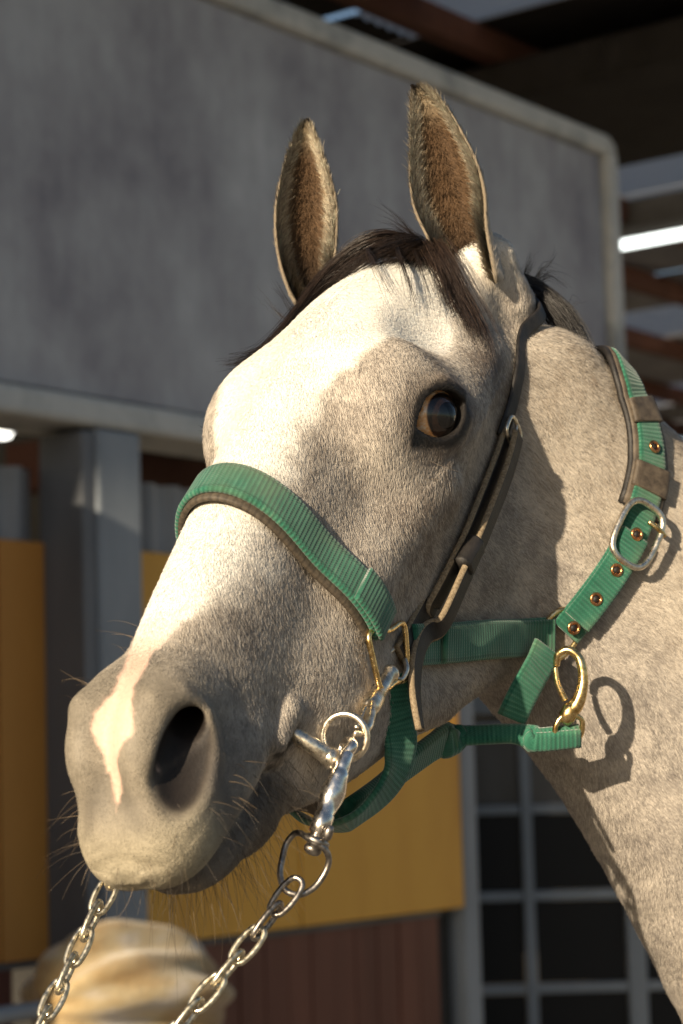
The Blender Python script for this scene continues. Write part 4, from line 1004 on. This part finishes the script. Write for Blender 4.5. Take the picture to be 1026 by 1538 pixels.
# noseband: a ring round the nose
def plane_ring(c, e1, e2, a0, a1, n, off):
    ang = np.linspace(a0, a1, n); d = np.cos(ang)[:, None] * e1 + np.sin(ang)[:, None] * e2; r = np.full(n, .02); c = np.asarray(c, float)
    for _ in range(60): r = r + np.clip(off - sdf(c + d * r[:, None]), -.02, .012) * .8
    for _ in range(14): r[1:-1] = .5 * r[1:-1] + .25 * (r[:-2] + r[2:])
    return c + d * r[:, None]
nb_e2 = unit([.101, 0, 1.0]); nb_e1 = np.array([0, 1.0, 0])
nb_c = np.array([.3664 + .101 * -.06, 0, -.06])
ringp = plane_ring(nb_c, nb_e1, nb_e2, math.radians(-40), math.radians(222), 70, .0050); nbN = skin_normal(ringp); nbN[:, 0] *= .3
nbN = nbN / np.linalg.norm(nbN, axis=1)[:, None]
NBP, NBN = head2world(ringp), nbN @ HR.T @ CM.T
nb = strap('noseband', NBP, NBN, .0315, .0046, M['web'], halter, 150)
fx = unit(CM @ HR @ np.array([1, 0, .1]))
lin = ribbon(NBP + fx * .0030 - NBN * .0042, NBN, .0350, .0042, 150); add('lining', lin, M['pad'], nb)
fold = strap('stitched_end', NBP[:7] + NBN[:7] * .0042, NBN[:7], .0315, .0036, M['web'], halter, 20)
# brass rectangle joining noseband and cheek strap
rc_ = lift([(.374, .062, -.112), (.350, .063, -.124), (.326, .061, -.137), (.332, .059, -.153), (.343, .058, -.168), (.365, .060, -.158), (.386, .061, -.147), (.382, .062, -.128)], .0065)
add('noseband_ring', wire(head2world(rc_), .0021, 80, True), M['brass'], halter)
rm_ = lift(np.array([(.372, .062, -.110), (.345, .063, -.124), (.315, .061, -.141), (.318, .059, -.160), (.330, .058, -.176), (.360, .060, -.160), (.383, .061, -.145), (.379, .062, -.128)]), .0085) * np.array([1, -1, 1])
add('noseband_ring', wire(head2world(rm_), .0021, 80, True), M['brass'], halter)
# cheek strap
CK = [(.318, .0577, -.1600), (.2876, .0562, -.1802), (.2476, .0597, -.2080), (.2105, .0661, -.2341), (.1723, .0731, -.2608), (.1540, .0830, -.2735)]
P_, N_ = surf(CK, .0050); ck = strap('cheek_strap', P_, N_, .0300, .0050, M['web'], halter, 110)
add('stitched_layer', ribbon(P_[8:] + N_[8:] * .0046, N_[8:], .0275, .0034, 80), M['web'], ck)
P2_, N2_ = surf([(a, -b, c) for a, b, c in CK], .0050); strap('cheek_strap', P2_, N2_, .0300, .0050, M['web'], halter, 60)
# crown strap: ring round the neck behind the ears
CRW = [(.1497, .0928, -.2752), (.1254, .1090, -.2658), (.0988, .1245, -.2575), (.0682, .1377, -.2449), (.0359, .1477, -.2292), (.0085, .1521, -.2121), (-.0129, .1511, -.1932), (-.0260, .1450, -.1713), (-.0280, .1355, -.1487)]
_a, _b = NECK[5], NECK[7]; _ax = unit(_b - _a); _wv = unit(NECK_SIDE - _ax * (NECK_SIDE @ _ax)); _hv = np.cross(_ax, _wv)
if _hv @ (HR.T @ np.array([.6, .8, 0])) < 0: _hv = -_hv
_cr = np.array(CRW[-1])
over = [_cr + _hv * .03 - _wv * .03, _cr + _hv * .035 - _wv * .075, _cr + _hv * .01 - _wv * .12, _cr - _hv * .04 - _wv * .15, _cr - _hv * .10 - _wv * .16]
crown = lift(resample(np.array(CRW + over), 90), .006)
CR_N = skin_normal(crown)
for _ in range(40):
    CR_N[1:-1] = CR_N[1:-1] * .5 + (CR_N[:-2] + CR_N[2:]) * .25; crown[1:-1] = crown[1:-1] * .5 + (crown[:-2] + crown[2:]) * .25
crown = np.where((sdf(crown) < .005)[:, None], lift(crown, .006), crown)
CRP = head2world(crown); CRN = CR_N @ HR.T @ CM.T
i_b = int(np.argmin(np.linalg.norm(crown - np.array([.0682, .1377, -.2449]), axis=1)))
cs_ = strap('crown_strap', CRP + CRN * .004, CRN, .0265, .0040, M['web'], halter, 150)
add('padding', ribbon(CRP[i_b + 4:] + CRN[i_b + 4:] * -.0012, CRN[i_b + 4:], .0400, .0060, 100), M['leather'], cs_)
add('padding_face', ribbon(CRP[i_b + 4:] + CRN[i_b + 4:] * .0012, CRN[i_b + 4:], .0355, .0050, 100), M['leather_brown'], cs_)
add('folded_tail', ribbon(slide(CRP[2:i_b + 1], CRN[2:i_b + 1], 0) + CRN[2:i_b + 1] * .0090, CRN[2:i_b + 1], .0255, .0036, 70), M['web'], cs_)
def at_crown(px): 
    """index of the strap station nearest to a measured picture position"""
    v = world2view(CRP); q = np.stack([513 + FPX * v[:, 0] / -v[:, 2], 769 - FPX * v[:, 1] / -v[:, 2]], 1); return int(np.argmin(np.linalg.norm(q - np.array(px), axis=1)))
for px in ((972, 612), (962, 722)):
    i = at_crown(px); a, b = max(0, i - 2), i + 3
    add('keeper', ribbon(CRP[a:b] + CRN[a:b] * .0052, CRN[a:b], .0340, .0052, 20), M['leather_brown'], cs_)
def eyelet(pos, nrm, parent, r=.0042):
    nrm = unit(nrm); u = unit(np.cross(nrm, [0, 0, 1.0])); v = np.cross(nrm, u)
    e = add('eyelet', wire(ring_pts(pos, u, v, r, r, 14), .0013, 28, True, 8), M['copper'], parent)
    add('hole', lathe(pos - nrm * .0006, pos + nrm * .0003, [(0, r * .75), (1, r * .75)], 14), M['leather'], e)
for px in ((980, 676), (948, 812), (922, 857), (897, 902), (861, 943)):
    i = at_crown(px); eyelet(CRP[i] + CRN[i] * (.0075 if px[1] < 700 else .0112), CRN[i], cs_)
i = i_b; T_ = unit(CRP[i + 1] - CRP[i - 1]); B_ = np.cross(CRN[i], T_); bc = CRP[i] + CRN[i] * .0125
bu = add('buckle', wire(ring_pts(bc, T_, B_, .0265, .0185, 28, 3.2), .0027, 90, True), M['nickel'], halter)
add('tongue', wire([bc + T_ * .012 + B_ * -.022, bc + T_ * .013 + B_ * -.012 + CRN[i] * .002, bc + T_ * .014 + B_ * -.004], .0021, 14), M['brass'], bu)
# ring where cheek strap, crown strap and throat snap meet
jn = lift(np.array([[.1515, .088, -.2745]]), .0085)[0]; jw = head2world(jn[None])[0]; jN = unit(skin_normal(jn[None])[0] @ HR.T @ CM.T)
jt = unit(CRP[3] - CRP[0]); jb = np.cross(jN, jt)
add('strap_ring', wire(ring_pts(jw, jt, jb, .0205, .0150, 24, 2.6), .0021, 70, True), M['brass'], halter)
# hanging strap tail below the ring
VL = np.array([.87, .13, .47])
fp = np.array([vw(822, 972, 1.705), vw(812, 995, 1.700), vw(797, 1022, 1.692), (vw(782, 1050, 1.688)), vw(768, 1080, 1.688)]); fn = np.tile(CM @ unit([.45, -.12, .88]), (5, 1))
strap('strap_tail', fp, fn, .0265, .0042, M['web'], halter, 40)
# rolled throat strap under the jaw, from the snap to the chin
tp = np.array([vw(870, 1104, 1.690), vw(838, 1108, 1.688), vw(800, 1107, 1.688), vw(755, 1102, 1.690), vw(712, 1104, 1.69), vw(672, 1113, 1.675), vw(632, 1135, 1.65), vw(592, 1165, 1.62), vw(552, 1196, 1.585), vw(515, 1222, 1.55)])
tn = np.array([CM @ unit(v) for v in ((.1, -.35, .93), (.1, -.3, .95), (.15, .1, .98), (.1, .55, .8), (.1, .7, .7), (.2, -.2, .95), (.4, -.5, .8), (.4, -.55, .75), (.4, -.6, .7), (.4, -.6, .7))])
ts = strap('throat_strap', tp, tn, [.0175, .019, .018, .015, .017, .021, .024, .026, .027, .027], .0090, M['web'], halter, 120)
add('rolled_end', ribbon(tp[:3] + tn[:3] * .0055, tn[:3], .0150, .0055, 30), M['web'], ts)
# chin strap: from the brass rectangle round under the jaw
cp = np.array([vw(590, 1012, 1.545), vw(592, 1050, 1.545), vw(600, 1095, 1.546), vw(600, 1138, 1.545), vw(585, 1178, 1.540), vw(556, 1212, 1.535), vw(520, 1238, 1.53), vw(480, 1240, 1.54), vw(448, 1222, 1.56)])
cnn = np.array([CM @ unit(v) for v in ((.55, .1, .83), (.55, .05, .83), (.6, -.05, .8), (.68, -.25, .70), (.62, -.55, .58), (.45, -.78, .45), (.2, -.9, .38), (-.1, -.95, .3), (-.4, -.85, .2))])
strap('chin_strap', cp, cnn, [.026, .029, .030, .030, .030, .029, .027, .026, .026], .0046, M['web'], halter, 110)
add('chin_buckle_tab', ribbon([vw(500, 1222, 1.515), vw(465, 1207, 1.515), vw(428, 1204, 1.520)], [CM @ unit((.2, -.5, .85))] * 3, .014, .005, 24), M['leather_brown'], halter)
# brass throat snap
sn = empty('throat_snap', vw(855, 1045, 1.685), 'brass snap clip hanging below the halter ring', 'clip'); sn.parent = None
del sn['label'], sn['category']; sn.location = Vector(sn.location) - halter.location; sn.parent = halter
add('hook', wire([vw(836, 1000, 1.69), vw(838, 984, 1.688), vw(852, 976, 1.686), (vw(868, 986, 1.684)), vw(875, 1008, 1.682), vw(874, 1035, 1.681), vw(866, 1058, 1.681), vw(852, 1076, 1.682)], [.0026, .0030, .0034, .0036, .0038, .0046, .0058, .0052], 60), M['brass'], sn)
add('gate', wire([vw(834, 1002, 1.687), vw(837, 1024, 1.686), vw(849, 1052, 1.685)], [.0018, .0022, .0026], 24), M['brass'], sn)
add('base_block', lathe(vw(862, 1058, 1.682), vw(846, 1086, 1.683), [(0, .004), (.2, .0066), (.7, .0066), (1, .0045)], 14), M['brass'], sn)
add('square_loop', wire([vw(834, 1114, 1.682), vw(835, 1090, 1.680), (vw(845, 1076, 1.68)), vw(862, 1074, 1.68), vw(873, 1080, 1.682), vw(874, 1098, 1.684), vw(868, 1112, 1.69)], .0021, 50), M['brass'], sn)

# ---- bridle
bridle = empty('bridle', vw(700, 790, 1.68), 'worn dark leather bridle cheekpiece with raw tan edges behind the eye', 'bridle')
bp = np.array([vw(772, 405, 1.90), vw(780, 436, 1.840), vw(786, 470, 1.783), vw(784, 505, 1.757), vw(779, 560, 1.728), vw(769, 610, 1.716), vw(751, 657, 1.702)])
_h = world2head(bp[2:]); bp[2:] = head2world(np.where((sdf(_h) < .004)[:, None], lift(_h, .004), _h))
strap('crown_strap', bp, np.tile(CM @ unit([.80, .13, .58]), (7, 1)), .0125, .0034, M['leather'], bridle, 70)
BC = [(.1000, .0795, -.1200), (.1356, .0784, -.1266), (.1804, .0762, -.1337), (.2281, .0718, -.1431), (.2655, .0648, -.1519), (.2967, .0584, -.1614), (.3290, .0572, -.1622)]
P_, N_ = surf(BC[:5], .0052); _e = np.array([vw(636, 918, 1.594), vw(620, 950, 1.573), vw(601, 984, 1.552)]); P_ = np.r_[P_, _e]; N_ = np.r_[N_, np.tile(CM @ unit([.84, .13, .52]), (3, 1))]
_c = resample(np.c_[P_, N_], 80); P_, N_ = _c[:, :3], _c[:, 3:]
for _ in range(40): P_[1:-1] = P_[1:-1] * .5 + (P_[:-2] + P_[2:]) * .25; N_[1:-1] = N_[1:-1] * .5 + (N_[:-2] + N_[2:]) * .25
c_s = strap('cheek_strap', P_, N_, .0165, .0050, M['leather'], bridle, 110, M['edge'])
TL = [(.1000, .0795, -.1215), (.1193, .0776, -.1306), (.1664, .0761, -.1367), (.2165, .0727, -.1451), (.2537, .0663, -.1544), (.2804, .0597, -.1644)]
Pt, Nt = surf(TL, .0130, 34); Nt = unit(Nt.mean(0))[None] * .4 + Nt
tail = np.array([vw(624, 982, 1.566), vw(617, 1012, 1.549), vw(615, 1042, 1.536), vw(620, 1070, 1.530), vw(631, 1096, 1.526)]); tail_n = np.array([CM @ unit(v) for v in ((.84, .12, .52), (.84, .13, .52), (.84, .13, .52), (.84, .14, .52), (.84, .15, .52))])
_n = np.r_[Nt, tail_n]; _c = resample(np.c_[np.r_[Pt, tail], _n / np.linalg.norm(_n, axis=1)[:, None]], 90); _p, _n = _c[:, :3], _c[:, 3:]
for _ in range(60): _p[1:-1] = _p[1:-1] * .5 + (_p[:-2] + _p[2:]) * .25; _n[1:-1] = _n[1:-1] * .5 + (_n[:-2] + _n[2:]) * .25
strap('strap_end', _p, _n, [.0165] * 9 + [.0145, .008], .0050, M['leather'], bridle, 130, M['edge'])
kp, kn = surf([(.216, .0728, -.1445), (.228, .0718, -.1445), (.240, .0695, -.1470)], .0105, 9); add('keeper', edged(ribbon(kp, kn, .0185, .0170, 14), M['leather']), M['leather'], bridle) if False else strap('keeper', kp, kn, .0195, .0150, M['leather'], bridle, 14)
bq = lift(np.array([[.098, .0797, -.1205]]), .0095)[0]; bw_ = head2world(bq[None])[0]; bn = unit(skin_normal(bq[None])[0] @ HR.T @ CM.T); bt = unit(P_[3] - P_[0]); bt = unit(bt - bn * (bt @ bn)); bb = np.cross(bn, bt)
bk = add('buckle', wire(ring_pts(bw_, bt, bb, .0095, .0120, 20, 3.5), .0016, 60, True, 10), M['nickel'], bridle)
add('tongue', wire([bw_ - bt * .009, bw_ + bn * .0015, bw_ + bt * .010], .0012, 10), M['nickel'], bk)
add('swivel_loop', wire([vw(592, 974, 1.552), vw(577, 988, 1.545), vw(571, 1003, 1.542), vw(588, 1014, 1.538), vw(602, 1021, 1.540), vw(611, 1006, 1.545), vw(608, 990, 1.552)], .0019, 50), M['nickel'], bridle)
hk = add('snap_hook', lathe(vw(588, 1008, 1.538), vw(551, 1070, 1.486), [(0, .0040), (.04, .0066), (.10, .0066), (.12, .0050), (.62, .0056), (.66, .0068), (.86, .0068), (1, .0042)], 18), M['nickel'], bridle)
add('hook_curve', wire([vw(558, 1058, 1.490), vw(556, 1078, 1.474), vw(551, 1094, 1.462), vw(541, 1102, 1.456), vw(531, 1101, 1.454)], [.0036, .0038, .0034, .0028, .0022], 30), M['nickel'], hk)
add('gate', wire([vw(548, 1062, 1.484), vw(542, 1078, 1.472), vw(535, 1094, 1.460)], [.0022, .0022, .0018], 16), M['nickel'], hk)

# ---- snaffle bit
bit = empty('snaffle_bit', vw(495, 1125, 1.44), 'nickel snaffle bit with a round ring at the mouth corner', 'bit')
VX, VY, VZ = CM[:, 0], CM[:, 1], CM[:, 2]
add('bit_ring', wire(ring_pts(vw(518, 1107, 1.458), unit(VX * .95 + VZ * .25), VY, .0150, .0152, 24), .0022, 80, True), M['nickel'], bit)
add('mouthpiece', wire([vw(412, 1084, 1.462), vw(436, 1099, 1.451), vw(466, 1118, 1.449), vw(497, 1138, 1.452)], [.0050, .0052, .0056, .0062], 40), M['nickel'], bit)
add('ring_collar', lathe(vw(488, 1130, 1.452), vw(506, 1146, 1.452), [(0, .0052), (.25, .0072), (.8, .0072), (1, .0050)], 18), M['nickel'], bit)
rr_ = head2world(np.array([[.470, -.056, -.130]]))[0]
add('bit_ring', wire(ring_pts(rr_, unit(VX * .6 + VZ * .8), VY, .0150, .0152, 24), .0022, 60, True), M['nickel'], bit)

# ---- lead chains
LK = None
def link_mesh():
    h, w, r = .0118, .0050, .0019; pts = []
    for a in np.linspace(-math.pi / 2, math.pi / 2, 7): pts.append((h - w + w * math.cos(a) + .0016, w * math.sin(a), 0))
    for a in np.linspace(math.pi / 2, 3 * math.pi / 2, 7): pts.append((-(h - w) + w * math.cos(a) - .0016, w * math.sin(a), 0))
    return wire(np.array(pts), r, 36, True, 10)
LINK = link_mesh(); LINK.materials.append(M['chain']); LINK2 = LINK.copy(); LINK2.materials.clear(); LINK2.materials.append(M['dull'])
def chain(parent, path, pitch, twist0, dark=0, sc=1.0):
    P = resample(np.asarray(path), 400); s = np.r_[0, np.cumsum(np.linalg.norm(np.diff(P, axis=0), axis=1))]; k = int(s[-1] / pitch); side = VZ
    for i in range(k):
        d = (i + .5) * pitch; c = np.array([np.interp(d, s, P[:, j]) for j in range(3)]); e = np.array([np.interp(min(d + .003, s[-1]), s, P[:, j]) for j in range(3)])
        t = unit(e - c); u = unit(np.cross(side, t)); v = np.cross(t, u); a = twist0 + (i % 2) * math.pi / 2 + random.uniform(-.16, .16)
        b1 = u * math.cos(a) + v * math.sin(a); b2 = np.cross(t, b1); t, b1, b2 = t * sc, b1 * sc, b2 * sc
        o = bpy.data.objects.new('chain_link', LINK2 if i < dark else LINK); coll.objects.link(o); o.parent = parent; c = c - np.array(parent.location)
        o.matrix_local = Matrix([[t[0], b1[0], b2[0], c[0]], [t[1], b1[1], b2[1], c[1]], [t[2], b1[2], b2[2], c[2]], [0, 0, 0, 1]])
lead = empty('lead_chain', vw(470, 1270, 1.425), 'lead chain with swivel snap clipped to the bit ring by the chin', 'chain', 'chains on the bit')
sb = add('snap_body', lathe(vw(523, 1128, 1.446), vw(474, 1262, 1.424), [(0, .0030), (.03, .0046), (.20, .0050), (.235, .0052), (.25, .0062), (.30, .0062), (.45, .0084), (.56, .0078), (.70, .0056), (.715, .0066), (.92, .0066), (.935, .0050), (1, .0050)], 20), M['steel'], lead)
add('hook_tip', wire([vw(520, 1133, 1.446), vw(529, 1121, 1.448), vw(527, 1112, 1.454), vw(516, 1118, 1.462), vw(503, 1150, 1.456), vw(497, 1172, 1.446)], [.0040, .0036, .0030, .0026, .0024, .0022], 36), M['steel'], sb)
add('trigger', lathe(vw(497, 1240, 1.416), vw(489, 1262, 1.416), [(0, .002), (.3, .0032), (.8, .0032), (1, .002)], 12), M['dull'], sb)
add('swivel', lathe(vw(478, 1256, 1.424), vw(466, 1284, 1.422), [(0, .0060), (.15, .0092), (.40, .0092), (.46, .0050), (.7, .0062), (.9, .0050), (1, .002)], 18), M['dull'], lead)
add('triangle_ring', wire([vw(440, 1254, 1.432), vw(470, 1264, 1.417), vw(490, 1278, 1.418), vw(494, 1290, 1.42), vw(484, 1318, 1.42), vw(468, 1336, 1.418), vw(448, 1344, 1.416), vw(430, 1338, 1.417), vw(421, 1316, 1.422), vw(424, 1290, 1.427), vw(432, 1264, 1.432)], .0021, 90, True), M['dull'], lead)
chain(lead, [vw(444, 1328, 1.416), vw(402, 1382, 1.408), vw(350, 1446, 1.396), vw(296, 1510, 1.384), vw(230, 1592, 1.37), vw(150, 1690, 1.35)], .0196, .5, 2, 1.04)
lead2 = empty('lead_chain', vw(165, 1325, 1.46), 'lead chain hanging from behind the lip at lower left', 'chain', 'chains on the bit')
chain(lead2, [rr_ + VY * -.016, vw(200, 1262, 1.492), vw(168, 1322, 1.478), vw(136, 1386, 1.462), vw(100, 1462, 1.442), vw(58, 1545, 1.42), vw(10, 1640, 1.40)], .0196, .4, 0, 1.04)
